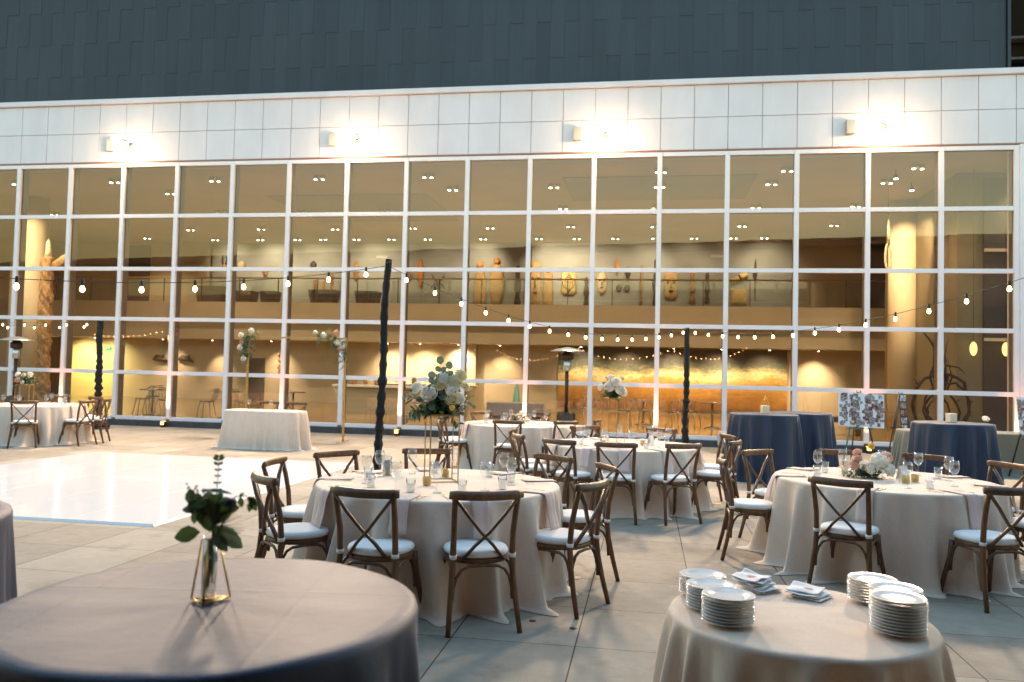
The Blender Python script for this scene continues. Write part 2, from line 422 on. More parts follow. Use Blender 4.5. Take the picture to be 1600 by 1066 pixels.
# ================================================================== MUSEUM BUILDING
SP = 1.583
ROWS = [6.984, 5.599, 4.179, 2.833, 1.413, .207]
I0, I1 = -4, 16
SL, SR = SP*I0, SP*I1
bld = thing('museum_building', 'museum front with a tall lit glass wall, white panel band and dark zinc cladding above', 'building', (FX,FY,0), YAW)
for i in range(I0, I1+1):
    s = i*SP; wd = .055
    q = MB(); q.box(s-wd, s+wd, -.07, .02, .21, 7.03)
    o = q.build('mullion', M['white_metal'], bld, False, .006)
    q = MB(); q.box(s-.04, s+.04, .024, .27, .21, 7.03); q.build('inner_fin', M['fin'], o, False)
for k, z in enumerate(ROWS):
    q = MB()
    for i in range(I0, I1):
        q.box(i*SP+.0555, (i+1)*SP-.0555, -.06, .016, z-.05, z+.05)
    q.build('transom' if k < 5 else 'sill_rail', M['white_metal'], bld, False, .005)
for i in range(I0, I1):
    for k in range(5):
        q = MB()
        a, b_ = i*SP+.05, (i+1)*SP-.05; z0, z1 = ROWS[k+1]+.045, ROWS[k]-.045
        q.add([(a,0,z0),(b_,0,z0),(b_,0,z1),(a,0,z1)], [(0,1,2,3)])
        q.build('window_pane', M['pane'], bld, False)
# kerb of slate blocks
q = MB()
x = SL
while x < SR+1:
    q.box(x+.004, min(x+.79, SR+1.2)-.004, -.13, .3, 0, .152); x += .79
q.build('slate_kerb', M['kerb'], bld, False, .006)
# corner post at the right end
q = MB(); q.box(25.386, 25.95, -.10, .6, 0, 7.05); q.build('corner_post', M['white_metal'], bld, False, .01)
# panel band above the glass
ZB, ZJ, ZT, ZC = 7.05, 7.87, 8.66, 8.80
q = MB(); q.box(SL-2, 34, .0, .8, ZB, ZT)
band = q.build('panel_band', M['joint'], bld, False)
q = MB()
hp = SP/2
i = -12
while i*hp < 34:
    for z0, z1 in ((ZB+.035, ZJ), (ZJ, ZT)):
        q.box(i*hp+.0065, (i+1)*hp-.0065, -.03, -.002, z0+.006, z1-.006)
    i += 1
q.build('white_panel', M['fascia'], band, False, .003)
q = MB(); q.box(SL-2, 34, -.10, .9, ZT+.004, ZC); q.build('coping', M['fascia'], band, False, .012)
q = MB(); q.box(SL-2, 34, -.045, -.004, ZB, ZB+.03); q.build('drip_edge', pmat('copper_drip', (.35,.14,.08), .5), band, False)
# zinc shingle wall
q = MB()
cw = .3535; S_END = 25.26
c0 = int((SL-2)/cw)
for c in range(c0, int(S_END/cw)+1):
    x0, x1 = c*cw + .15, (c+1)*cw + .15
    x1 = min(x1, S_END)
    if x1 - x0 < .05: continue
    z = 8.78 - (1.84-.82 if c % 2 else 1.84-1.74)
    while z < 14.5:
        zz = max(z, 8.78); z1 = z+1.84
        b_ = .312 - .009
        tw = 0
        q.add([(x0+.0008,b_+tw,zz),(x1-.0008,b_-tw,zz),(x1-.0008,.312,z1+.03),(x0+.0008,.312,z1+.03),
               (x0+.0008,.335,zz),(x1-.0008,.335,zz)],
              [(0,1,2,3),(0,4,5,1),(0,3,4),(1,5,2)])
        z = z1
zw = q.build('zinc_cladding', M['zinc'], bld, False)
q = MB(); q.box(SL-2, S_END, .34, .8, 8.8, 14.5); q.build('wall_core', M['black'], zw, False)
q = MB(); q.box(S_END+.002, S_END+.07, .25, .8, 8.81, 14.5); q.build('corner_trim', M['zinc'], zw, False)
# recessed dark glazing at the upper right
q = MB(); q.box(S_END+.08, 34, 2.2, 2.4, 8.8, 14.5)
rec = q.build('recessed_wall', pmat('dark_recess', (.018,.013,.008), .9, spec=.05), bld, False)
q = MB()
for z in (9.15, 9.72, 10.25): q.box(S_END+.08, 34, 1.9, 2.19, z, z+.06)
q.build('louvre', M['dark_panel'], rec, False)
t = thing('recess_lamp', 'small glowing triangular lamp in the dark recess at the top right corner', 'lamp', W(25.62,1.7,9.78), YAW)
q = MB(); q.lathe([(.0,.0),(.075,.0),(.012,.13),(0,.132)], 14); q.build('shade', M['lens'], t)
q = MB(); q.tube([(0,0,.13),(0,.1,.16),(0,.19,.16)], .008, 6); q.build('arm', M['black'], t)
q = MB(); q.box(SL-2, 34, .9, 2.6, 8.70, 8.79); q.build('roof_ledge', M['dark_panel'], bld, False)

# ---- interior shell
ZF = .17
DL = 13.5   # lower back wall
DU = 13.75  # gallery wall
SLI, SRI = -14.0, 30.0
q = MB(); q.box(SLI, SRI, .28, 20, .05, ZF); fl = q.build('interior_floor', M['int_floor'], bld, False)
q = MB()
q.box(SLI, SRI, .02, 16, 7.06, 7.2)
q.build('interior_ceiling', M['ceil'], bld, False)
q = MB()
for (a, b_, d0, d1) in ((5.2,10.4,4.2,8.6), (14.8,20.0,2.4,5.4)):
    q.box(a, b_, d0, d1, 7.035, 7.055)
q.build('ceiling_panel', M['ceil_dark'], bld, False)
q = MB()
q.box(-9.2, SRI, DL, DL+.2, ZF, 2.9); q.box(SLI, -9.2, DL-1.5, DL-1.3, ZF, 7.05)
q.box(8.9, 10.2, DL-.35, DL-.002, ZF, 2.76)
q.build('lower_wall', M['plaster'], bld, False)
q = MB(); q.box(-9.19, -6.2, DL-.03, DL-.004, ZF, 2.42); q.build('yellow_lit_passage', M['yellow_lit_wall'], bld, False)  # flat panel stands in for a passage lit yellow
q = MB(); q.box(.02, .78, DL-.03, DL-.004, ZF, 2.0); q.build('dark_doorway', M['dark_panel'], bld, False, .01)
q = MB(); q.box(-2.05, 22.98, DU, DU+.2, 4.2, 7.06); q.build('gallery_wall', M['gallery'], bld, False)
q = MB(); q.box(SLI, -2.05, DU-.3, DU-.1, 4.2, 7.06); q.box(22.98, SRI, DU-.3, DU-.1, 4.2, 7.06); q.build('upper_wall', M['plaster'], bld, False)
q = MB(); q.box(-6.05, -4.85, DU-.34, DU-.304, 4.33, 6.95); q.box(25.4, 26.6, DU-.34, DU-.304, 4.33, 6.95); q.build('dark_wall_panel', M['dark_panel'], bld, False)
q = MB()
q.box(SLI, SRI, 12.0, 14.2, 3.55, 4.33)
q.box(SLI, SRI, 12.25, 14.2, 2.77, 3.549)
bal = q.build('balcony', M['plaster'], bld, False)
q = MB()
s = -13.6
while s < 29:
    q.add([(s,12.03,4.34),(s+1.7,12.03,4.34),(s+1.7,12.03,5.28),(s,12.03,5.28)], [(0,1,2,3)]); s += 1.73
q.build('balustrade_glass', M['rail_glass'], bal, False)
q = MB(); q.tube([(SLI,12.03,5.34),(SRI,12.03,5.34)], .03, 8); q.build('handrail', pmat('bronze_handrail', (.40,.28,.13), .35, .4), bal)
q = MB()
for k in range(25): q.box(-13.63+1.73*k, -13.60+1.73*k, 12.01, 12.05, 4.33, 5.33)
q.build('baluster', M['dark_bronze'], bal, False)
q = MB(); q.box(SLI, SRI, 15.9, 16.1, ZF, 7.05); q.box(SLI-.2, SLI, .3, 16, 0, 7.1); q.box(27.3, 27.5, .6, 16, 0, 7.1); q.build('end_wall', M['plaster'], bld, False)
# columns
def rcol(s, d, r, m=M['column']):
    q = MB(); q.lathe([(r,ZF),(r,7.055)], 32, (s,d,0)); q.build('column', m, bld)
rcol(-2.9, 4.2, .36); rcol(24.75, 6.2, .42); rcol(-7.6, 9, .35)
q = MB(); q.box(25.0, 25.25, 2.62, 9.0, ZF, 7.05); q.box(25.0, 27.3, 2.6, 2.8, ZF, 7.05); q.build('partition_wall', M['olive'], bld, False)
q = MB(); q.box(25.62, 27.28, 2.55, 2.59, .3, 6.9); q.build('partition_panel', M['dark_panel'], bld, False)
q = MB(); q.box(25.62, 27.28, 2.50, 2.545, 2.72, 2.80); q.box(25.62, 27.28, 2.50, 2.545, 5.0, 5.08); q.build('partition_rail', M['column'], bld, False)

# ---- floodlights and speaker boxes on the white band
for k, (s, z, nm) in enumerate(((3.35,7.50,'far left'), (9.75,7.50,'second from the left'), (16.1,7.52,'third from the left'), (22.5,7.56,'far right'))):
    t = thing('floodlight', 'blazing floodlight on the white panel band, %s of the four' % nm, 'floodlight', W(s,-.03,z), YAW, 'floodlights on the white band')
    q = MB(); q.box(-.07,.07,-.03,-.001,-.09,.09); q.tube([(0,-.02,0),(0,-.25,.04),(0,-.44,.01)], .022, 8); q.build('bracket', M['steel'], t, True)
    q = MB(); q.box(-.17,.17,-.62,-.42,-.04,.05); q.build('housing', M['white_metal'], t, False, .015)
    q = MB(); q.box(-.15,.15,-.60,-.44,-.055,-.041); q.box(-.15,.15,-.635,-.6205,-.035,.045); q.build('lens', M['flood_lens'], t, False)
    lamp('SPOT', 'beam', (0,-.66,-.02), 660, (1,.74,.50), t, .5, (0,-1,-.80), 128, .9)
    lamp('POINT', 'glare_halo', (0,-.46,-.12), 12, (1,.68,.34), t, .08)  # added lamp, its glow on the panels imitates lens glare
for k, (s, nm) in enumerate(((2.79,'far left'), (9.10,'second'), (15.41,'third'), (21.75,'far right'))):
    t = thing('wall_speaker', 'small grey wall box left of the %s floodlight' % nm, 'speaker', W(s,-.03,7.52), YAW, 'grey boxes on the white band')
    q = MB(); q.box(-.10,.10,-.14,-.02,-.16,.16); q.build('cabinet', M['speaker_grey'], t, False, .012)
    q = MB(); q.box(-.03,.03,-.021,-.0005,-.05,.05); q.build('mount', M['steel'], t, False)

# ---- amber uplights at the foot of the mullions
for i in (1, 3, 5, 7, 9, 11, 14, 16):
    s = i*SP
    t = thing('uplight', 'small black box uplight glowing amber under glazing bar %s' % {1:'near the far left table',3:'behind the white dance floor',5:'behind the small head table',7:'right of the gold arch',9:'behind the farthest round table',11:'left of the grey bench',14:'behind the photo board',16:'at the right corner post'}[i], 'uplight', W(s,-.25), YAW, 'amber uplights along the glass wall')
    q = MB(); q.box(-.06,.06,-.05,.05,.05,.15); q.build('case', M['black'], t, False, .006)
    q = MB(); q.box(-.05,.05,-.055,-.03,0,.05); q.box(-.05,.05,.03,.055,0,.05); q.build('foot', M['black'], t, False)
    q = MB(); q.box(-.045,.045,-.06,-.0505,.07,.14); q.box(-.05,.05,-.04,.04,.1505,.156); q.build('lens', M['amber_lens'], t, False)
    lamp('SPOT', 'beam', (0,.0,.17), 40, (1,.36,.16), t, .03, (0,.16,1), 44, .9)

# ---- ceiling spotlights inside
LAMPS = [(-1.74,1.76),(1.52,1.73),(2.33,3.31),(4.69,1.77),(2.28,6.46),(-0.79,9.67),(-3.94,11.6),(5.26,6.48),(7.87,1.75),(8.3,6.4),(2.21,9.62),(5.2,9.71),(11.04,1.74),(11.36,3.33),(11.27,9.64),(14.37,3.18),(14.32,6.26),(14.28,9.48),(17.36,1.61),(17.35,3.21),(17.3,6.31),(17.28,9.58),(20.55,1.7),(20.37,3.17),(20.36,6.36),(20.3,9.56),(23.38,9.55),(23.67,1.66),(23.36,3.21),(23.31,6.31),(26.68,2.2),(-6.5,3.2),(-7,6.4),(-4.2,6.4),(8.3,9.6)]
GAL = [-1.1,.94,2.6,3.73,5.18,6.68,8.21,10.5,12.77,14.26,15.78,17.32,18.8,20.26,21.4]
q1 = MB(); q1.lathe([(.055,0),(.075,-.012),(.075,-.10),(.06,-.105)], 14)
q1.lathe([(.055,0),(.075,-.012),(.075,-.10),(.06,-.105)], 14, (.20,.03,0))
q2 = MB(); q2.lathe([(0,-.1065),(.042,-.1065),(.042,-.112),(0,-.114)], 12); q2.lathe([(0,-.1065),(.036,-.1065),(.036,-.112),(0,-.114)], 12, (.20,.03,0))
proto = None
def along(s):
    return 'left end' if s < -3 else 'left' if s < 4 else 'left of middle' if s < 9.5 else 'middle' if s < 15 else 'right of middle' if s < 19 else 'right' if s < 22.5 else 'right end'
def deep(d): return 'just inside the glass' if d < 2.4 else 'second row in' if d < 5 else 'third row in' if d < 8 else 'fourth row in' if d < 11 else 'in the back row'
allc = [(s, d, 0) for s, d in LAMPS] + [(s, 12.1, 1) for s in GAL]
cnt = {}
for s, d, kind in sorted(allc):
    key = (along(s), deep(d)); cnt[key] = cnt.get(key, 0)+1
    nth = cnt[key]
    ordw = ['', 'next ', 'third ', 'fourth ', 'fifth ', 'sixth '][nth-1]
    lab = 'paired ceiling spotlight, %s%s, %s of the ceiling' % (ordw, deep(d), along(s))
    if proto is None:
        proto = thing('ceiling_spotlight', lab, 'spotlight', W(s,d,7.058), YAW, 'ceiling spotlights inside the museum')
        q1.build('housing', M['steel'], proto); q2.build('lens', M['lens'], proto)
        freeze(proto); t = proto
    else:
        t = dup(proto, W(s,d,7.058 if not (5.2<s<10.4 and 4.2<d<8.6 or 14.8<s<20 and 2.4<d<5.4) else 7.034), YAW, lab)
    if kind == 0:
        lamp('SPOT', 'beam', (.1,0,-.16), 50, WARM, t, .07, (0,.1,-1), 118, .8)
    else:
        lamp('SPOT', 'beam', (.1,0,-.16), 36*random.uniform(.25,1.5), (1,.82,.55), t, .06, (random.uniform(-.25,.25),1.0,-.70), 96, 1.0)
def wash(s, d, z, power, aim, cone, label, col=WARM):
    t = thing('downlight', label, 'spotlight', W(s,d,z), YAW, 'small downlights on the lower level')
    q = MB(); q.lathe([(.05,0),(.05,-.05),(.04,-.055)], 12); q.build('housing', M['steel'], t)
    q = MB(); q.lathe([(0,-.056),(.038,-.056),(.036,-.06),(0,-.06)], 10); q.build('lens', M['lens'], t)
    lamp('SPOT', 'beam', (0,0,-.09), power*.62, col, t, .06, aim, cone*1.12, 1.0)
ZS = 2.768
for s, p, nm in ((14.6,46,'left end'),(16.4,64,'left middle'),(18.2,84,'middle'),(20.0,78,'right middle'),(21.8,50,'right end')):
    wash(s, 12.45, ZS, p, (0,.75,-1.25), 100, 'downlight over the %s of the golden mural' % nm)
wash(23.6, 12.6, ZS, 120, (0,.55,-1), 80, 'downlight over the bright bare wall right of the mural')
wash(-3.5, 12.5, ZS, 70, (0,.6,-1), 75, 'downlight over the two dark wall carvings')
wash(-1.3, 12.7, ZS, 70, (0,.5,-1), 55, 'downlight over the bare wall behind the high tables')
wash(1.5, 12.5, ZS, 80, (0,.65,-1), 70, 'downlight over the small hanging figure')
wash(-7.8, 12.4, ZS, 160, (0,.7,-1), 110, 'downlight over the yellow passage', (1,.82,.35))
wash(-6.6, 12.3, ZS, 110, (0,.7,-1), 110, 'downlight beside the green exit sign', (1,.82,.35))
for s, nm in ((6.6,'left'),(8.0,'middle'),(9.6,'right')): wash(s, 12.5, ZS, 150, (0,.6,-1), 95, 'downlight over the %s of the bar back wall' % nm)
wash(11.3, 12.6, ZS, 90, (0,.5,-1), 80, 'downlight on the pale wall beside the mural')
# tall spotlights on the pole, columns and hanging pieces
def pinspot(s, d, tgt, power, cone, label, col=WARM):
    t = thing('track_spotlight', label, 'spotlight', W(s,d,7.058), YAW, 'aimed track spotlights inside')
    q = MB(); q.tube([(0,0,0),(0,0,-.10)], .015, 8); q.lathe([(.05,-.10),(.06,-.22)], 12); q.build('housing', M['black'], t)
    q = MB(); q.lathe([(0,-.222),(.052,-.222),(.05,-.228),(0,-.228)], 12); q.build('lens', M['lens'], t)
    dv = Vector((tgt[0]-s, tgt[1]-d, tgt[2]-6.8))
    lamp('SPOT', 'beam', (0,0,-.25), power*.30, col, t, .05, dv, cone, .6)
pinspot(-1.7, 1.0, (-1.5,3.0,4.4), 420, 40, 'track spotlight aimed at the tall carved pole')
pinspot(-3.3, 1.6, (-2.9,4.2,4.8), 520, 60, 'track spotlight aimed at the round column at the left')
pinspot(24.2, 3.6, (24.7,6.0,4.8), 620, 60, 'track spotlight aimed at the round column at the right')
pinspot(25.3, 4.4, (26.0,6.0,4.5), 420, 70, 'track spotlight aimed at the partition beside the right column')
pinspot(23.4, 2.2, (23.72,4,5.4), 200, 30, 'track spotlight aimed at the hanging white carving')

# ---- objects in the museum
def mural():
    t = thing('mural', 'wide golden landscape mural on the lower back wall', 'painting', W(18.1,DL-.05,.28), YAW)
    q = MB(); q.box(-4.5,4.5,-.03,.045,0,2.46); q.build('canvas', M['mural'], t, False, .004)
mural()
def bar_counter():
    t = thing('bar_counter', 'long bar counter with white top and flared lit end', 'bar', W(9.1,6.0,ZF), YAW)
    q = MB(); q.box(-1.95,2.3,.02,.6,0,.86); q.build('counter_body', M['bar_front'], t, False, .01)
    q = MB(); q.box(-2.2,2.4,-.12,.72,.865,.945); q.build('counter_top', M['white_top'], t, False, .015)
    q = MB(); q.lathe([(.10,0),(.11,.3),(.16,.6),(.26,.86)], 20, (-2.0,.22,0)); q.build('flared_end', M['white_top'], t)
    t = thing('back_counter', 'bright white back counter behind the bar', 'counter', W(8.2,DL-1.0,ZF), YAW)
    q = MB(); q.box(-2.1,2.1,0,.5,0,.86); q.build('cabinet', M['plaster'], t, False, .01)
    q = MB(); q.box(-2.15,2.15,-.05,.52,.865,.91); q.build('worktop', M['white_top'], t, False, .01)
bar_counter()
for k, (ds, r, h) in enumerate(((-1.95,.10,.2),(-1.58,.11,.28),(-1.18,.07,.2),(-.78,.10,.2),(.5,.08,.26))):
    q = MB(); q.lathe([(r*.5,0),(r,h*.35),(r*1.05,h*.7),(r*.75,h),(r*.68,h),(r*.9,h*.65),(r*.4,.02)], 16)
    o = q.build('bowl', M['carved'], None, True, loc=W(9.1+ds,6.25,ZF+.946), rz=YAW)
    tag(o, 'brown bowl on the bar counter, %s from its left end' % ['first','second','third','fourth','last'][k], 'bowl', 'bowls on the bar counter')
def exit_sign():
    t = thing('exit_sign', 'small green lit EXIT sign above the yellow passage', 'sign', W(-6.77,DL-.06,2.22), YAW)
    q = MB(); q.box(-.17,.17,-.03,.02,0,.17); q.build('sign_box', M['exit'], t, False, .004)
    text(t, 'letters', 'EXIT', .12, M['sign_letter'], (0,-.034,.045))
def text(parent, name, body, size, mat, loc, rx=pi/2, ext=.002):
    c = D.curves.new(name, 'FONT'); c.body = body; c.size = size; c.align_x = 'CENTER'; c.extrude = ext
    o = D.objects.new(name, c); COL.objects.link(o)
    dg = bpy.context.evaluated_depsgraph_get(); me = D.meshes.new_from_object(o.evaluated_get(dg))
    D.objects.remove(o); D.curves.remove(c)
    me.materials.clear(); me.materials.append(mat)
    m = D.objects.new(name, me); COL.objects.link(m); m.parent = parent; m.location = loc; m.rotation_euler = (rx,0,0)
    return m
exit_sign()
for s, wd, z, lb in ((5.83,'AFRICA',6.43,'small white wall lettering high on the left of the gallery wall'), (19.99,'OCEANIA',6.46,'small white wall lettering high on the right of the gallery wall')):
    t = thing('wall_lettering', lb, 'sign', W(s,DU-.012,z), YAW)
    text(t, 'letters', wd, .15, M['sign_letter'], (0,0,0))

def tall_pole():
    t = thing('carved_pole', 'tall carved wooden pole with a side wing standing in the left window', 'sculpture', W(-1.49,3.0,ZF), YAW)
    rng = random.Random(3); prof = []; z = 0
    vs = MB(); n = 20; rows = 90
    V = []; F_ = []
    for i in range(rows+1):
        z = 4.75*i/rows
        base = .22 - .03*i/rows
        for k in range(n):
            th = 2*pi*k/n
            r = base*(1 + .22*sin(z*9+2*cos(th)) * (cos(3*th)**2) + .12*sin(z*23+4*th) + .10*sin(2*th+z*2.2))
            V.append((r*cos(th), r*.8*sin(th), z))
    for i in range(rows):
        for k in range(n):
            l = (k+1) % n; F_.append((i*n+k, i*n+l, (i+1)*n+l, (i+1)*n+k))
    F_.append(tuple(rows*n+k for k in range(n)))
    vs.add(V, F_); vs.build('shaft', M['carved'], t)
    q = MB(); q.tube([(.12,0,4.45),(.35,0,4.52),(.55,0,4.68),(.70,0,4.86)], [.13,.16,.15,.05], 10, 1, .45); q.build('wing', M['carved'], t)
    q = MB(); q.tube([(0,0,4.74),(.02,0,4.95),(-.01,0,5.2),(0,0,5.32)], [.12,.09,.07,.02], 10); q.build('finial', M['chalk'], t)
tall_pole()

def flat_art(name, label, s, z0, z1, wid, outline, m, th=.08, d=DU, cat='carving', extra=None):
    """a wall piece: outline (x in -1..1, z in 0..1) given real thickness and a domed face"""
    t = thing(name, label, cat, W(s,d-.02,z0), YAW, 'carvings on the gallery wall')
    h = z1-z0
    pts = [(x*wid/2, z*h) for x, z in outline]; n = len(pts)
    cx = sum(p[0] for p in pts)/n; cz = sum(p[1] for p in pts)/n
    q = MB(); V = []
    for kk, y in ((1.0,0), (1.0,-th*.5), (.72,-th), (.3,-th*1.15)):
        V += [(cx+(x-cx)*kk, y, cz+(z-cz)*kk) for x, z in pts]
    F_ = [tuple(range(n))]
    for i in range(3):
        for k in range(n):
            l = (k+1) % n; F_.append((i*n+k, (i+1)*n+k, (i+1)*n+l, i*n+l))
    F_.append(tuple(3*n+k for k in range(n))[::-1])
    q.add(V, F_); q.build('body', m, t)
    if extra: extra(t, wid, h, th)
    return t
def oval(n=22, top=.0, pw=1.0):
    o = []
    for k in range(n):
        a = 2*pi*k/n
        o.append((abs(sin(a))**pw*(1 if sin(a) > 0 else -1)*(1-top*max(0,-cos(a)*-1)), .5-.5*cos(a)))
    return o
def taper(b, t_, n=9):
    r = []
    for k in range(n): z = k/(n-1); r.append((b+(t_-b)*z + .12*sin(pi*z), z))
    return r + [(-x, z) for x, z in r[::-1]]
def rrect(): return [(.7,0),(1,.12),(1,.88),(.7,1),(-.7,1),(-1,.88),(-1,.12),(-.7,0)]
def figure():
    return [(.7,0),(.75,.06),(.4,.1),(.45,.3),(.75,.42),(.6,.62),(.35,.7),(.5,.82),(.4,.97),(0,1),(-.4,.97),(-.5,.82),(-.35,.7),(-.6,.62),(-.75,.42),(-.45,.3),(-.4,.1),(-.75,.06),(-.7,0)]
def knob(t, w, h, th):
    q = MB(); q.ball((0,-th*.6,h*1.02), w*.22, 10, 6); q.build('knob', M['feather'], t)
def bands(t, w, h, th):
    q = MB()
    for k in range(3):
        for sg in (-1, 1):
            pts = [(sg*(.06+.10*k)*w/.6*.5*cos(a)*2, -th*1.12, h*(.5+sg*0+ .42*sin(a)*(1-.2*k))) for a in [pi*j/10-pi/2 for j in range(11)]]
            q.tube(pts, .012, 6)
    q.build('carved_line', M['dark_wood'], t)
def facey(t, w, h, th):
    q = MB()
    for sg in (-1, 1): q.ball((sg*w*.22,-th*1.05,h*.62), w*.11, 8, 6)
    q.ball((0,-th*1.05,h*.3), w*.14, 8, 6, (1.3,1,.6)); q.build('eye', M['dark_wood'], t)
    q = MB(); q.tube([(0,-th*1.05,h*.62),(0,-th*1.5,h*.42)], [w*.05,w*.1], 8); q.build('nose', m_nose, t)
m_nose = M['carved']
ART = [
 ('woven_shield','wide woven straw shield, left one of the tall pair',10.19,4.41,6.08,.70,taper(.85,.4),M['woven'],knob),
 ('woven_shield','oval woven straw shield, right one of the tall pair',10.9,4.36,6.25,.65,oval(),M['woven'],knob),
 ('carved_figure','slim dark carved figure right of the woven shields',11.8,4.45,6.11,.36,figure(),M['dark_wood'],None),
 ('carved_board','tall brown carved board with a carved head on top',12.54,4.4,6.3,.5,taper(.9,.7),M['woven'],facey),
 ('carved_board','shorter pale carved board beside the tall brown board',13.07,4.41,5.87,.5,taper(.8,.6),M['woven'],knob),
 ('carved_shield','rounded rectangular shield with curved line carving',13.94,4.89,5.85,.6,rrect(),M['bark'],bands),
 ('carved_figure','very small dark figure right of the line carved shield',14.66,4.45,5.64,.29,figure(),M['dark_wood'],None),
 ('wall_mask','long pale face mask under the gallery lights',15.3,4.93,5.85,.41,oval(20),M['chalk'],facey),
 ('feather_ornament','small red orange feather ornament pointing up',15.91,5.72,6.44,.25,[(0,0),(.9,.35),(.6,.6),(0,1),(-.6,.6),(-.9,.35)],M['feather'],None),
 ('dark_ornament','small dark leaf shaped ornament beside the red feather',16.35,5.45,6.1,.27,[(0,0),(.9,.55),(.5,.8),(0,1),(-.5,.8),(-.9,.55)],M['dark_wood'],None),
 ('dark_ornament','left of two small dark hanging discs below the feather',15.99,5.04,5.33,.24,oval(14),M['dark_wood'],None),
 ('dark_ornament','right of two small dark hanging discs below the feather',16.33,5.04,5.33,.24,oval(14),M['dark_wood'],None),
 ('carved_post','thin brown carved post, shorter of two side by side',16.91,4.47,6.12,.18,figure(),M['carved'],None),
 ('carved_post','thin dark carved post, taller of two side by side',17.44,4.48,6.38,.2,figure(),M['dark_wood'],None),
 ('carved_shield','broad golden carved shield with a face pattern',18.09,4.74,5.86,.55,rrect(),M['woven'],facey),
 ('carved_figure','brown standing figure with a round open mouth',18.93,4.57,6.07,.36,figure(),M['carved'],facey),
 ('carved_figure','narrow dark figure right of the brown standing figure',19.52,4.58,5.87,.27,figure(),M['dark_wood'],None),
 ('bark_cloth','square pale bark cloth panel low on the gallery wall',20.77,4.56,5.2,.65,[(.9,0),(1,.1),(.97,.9),(.85,1),(.1,.95),(-.85,1),(-1,.9),(-.95,.1),(-.85,0)],M['bark'],None),
 ('spear','slender dark spear with a broad tip',21.38,4.72,6.41,.18,[(.08,0),(.12,.45),(.95,.62),(.5,.8),(0,1),(-.5,.8),(-.95,.62),(-.12,.45),(-.08,0)],M['dark_wood'],None),
 ('painted_board','narrow bright orange oval board on the gallery wall',7.58,5.14,6.38,.29,oval(18),M['feather'],None),
 ('painted_board','tiny orange oval board left of the larger orange board',7.1,5.42,5.97,.16,oval(14),M['feather'],None),
 ('wall_mask','small dark mask left of the gallery lettering',4.7,5.41,6.32,.26,oval(16),M['carved'],facey),
 ('wall_mask','round dark mask under a bright pool of light',2.75,5.96,6.29,.28,oval(14),M['dark_wood'],None),
 ('wall_mask','pale narrow mask near the left of the gallery',.52,5.61,6.12,.29,oval(14),M['carved'],facey),
 ('wall_mask','low pale mask between the horns and the narrow mask',-.61,5.95,6.29,.35,oval(14),M['chalk'],None),
]
for n_, lb, s, z0, z1, wd, ol, m_, ex in ART: flat_art(n_, lb, s, z0, z1, wd, ol, m_, extra=ex)
t = thing('bark_roll', 'tilted roll of pale bark tied with a dark band', 'carving', W(20.77,DU-.12,5.64), YAW, 'carvings on the gallery wall')
q = MB(); q.tube([(-.3,0,-.16),(-.05,0,-.03),(.05,0,.03),(.3,0,.16)], .12, 14); q.build('roll', M['bark'], t)
q = MB(); q.tube([(-.03,0,-.015),(.03,0,.015)], .128, 14); q.build('tie', M['dark_wood'], t)
t = thing('antler_carving', 'dark branching antler carving on the gallery wall', 'carving', W(8.41,DU-.1,5.3), YAW, 'carvings on the gallery wall')
q = MB()
for sg in (-1, 1):
    q.tube([(0,0,.1),(sg*.15,-.05,.2),(sg*.3,-.08,.42)], [.04,.035,.012], 8)
    for a in (.3, .6): q.tube([(sg*.3*a,-.03,.1+.3*a),(sg*(.3*a+.12),-.1,.1+.25*a)], [.022,.008], 6)
    q.tube([(0,0,.05),(sg*.2,-.05,-.05),(sg*.3,-.1,-.2)], [.035,.03,.01], 8)
q.ball((0,-.03,.06), .1, 10, 8, (1,.6,1.3)); q.build('antlers', M['dark_wood'], t)
t = thing('horn_headdress', 'pair of upright horns at the left end of the gallery', 'carving', W(-1.39,DU-.1,6.05), YAW, 'carvings on the gallery wall')
q = MB()
for sg in (-1, 1): q.tube([(sg*.05,0,.05),(sg*.12,-.03,.25),(sg*.07,-.05,.5)], [.05,.035,.01], 8)
q.build('horns', M['dark_wood'], t)
q = MB(); q.ball((0,0,0), .12, 10, 8, (1,.6,1.1)); q.build('cap', M['carved'], t)
for k, (s, w_, h_, lb) in enumerate(((-1.6,1.3,.75,'leftmost dark display plinth on the gallery floor'),(.0,.8,.55,'second dark display plinth from the left of the gallery'),(1.1,.7,.55,'third dark display plinth from the left of the gallery'),(3.55,1.2,.62,'dark display plinth carrying three small orange figures'),(5.5,1.0,.58,'dark display plinth below the gallery lettering'))):
    q = MB(); wt = w_/2; wb = w_/2*.8
    q.add([(-wb,-.3,0),(wb,-.3,0),(wb,.3,0),(-wb,.3,0),(-wt,-.35,h_),(wt,-.35,h_),(wt,.35,h_),(-wt,.35,h_)], [(0,3,2,1),(4,5,6,7),(0,1,5,4),(1,2,6,5),(2,3,7,6),(3,0,4,7)])
    o = q.build('display_plinth', M['dark_panel'], None, False, .01, loc=W(s,13.1,4.331), rz=YAW); tag(o, lb, 'plinth', 'display plinths on the gallery')
for k, (ds, h_, lb) in enumerate(((-.42,.5,'left small orange figure on the display plinth'),(-.05,.42,'middle small orange figure on the display plinth'),(.32,.7,'right tall orange figure on the display plinth'))):
    q = MB(); q.lathe([(.07,0),(.08,h_*.05),(.05,h_*.15),(.08,h_*.45),(.05,h_*.62),(.04,h_*.68),(.065,h_*.82),(.03,h_),(0,h_)], 12)
    o = q.build('figurine', M['feather'], None, True, loc=W(3.55+ds,13.1,4.331+.621), rz=YAW); tag(o, lb, 'figurine', 'figures on the plinth')
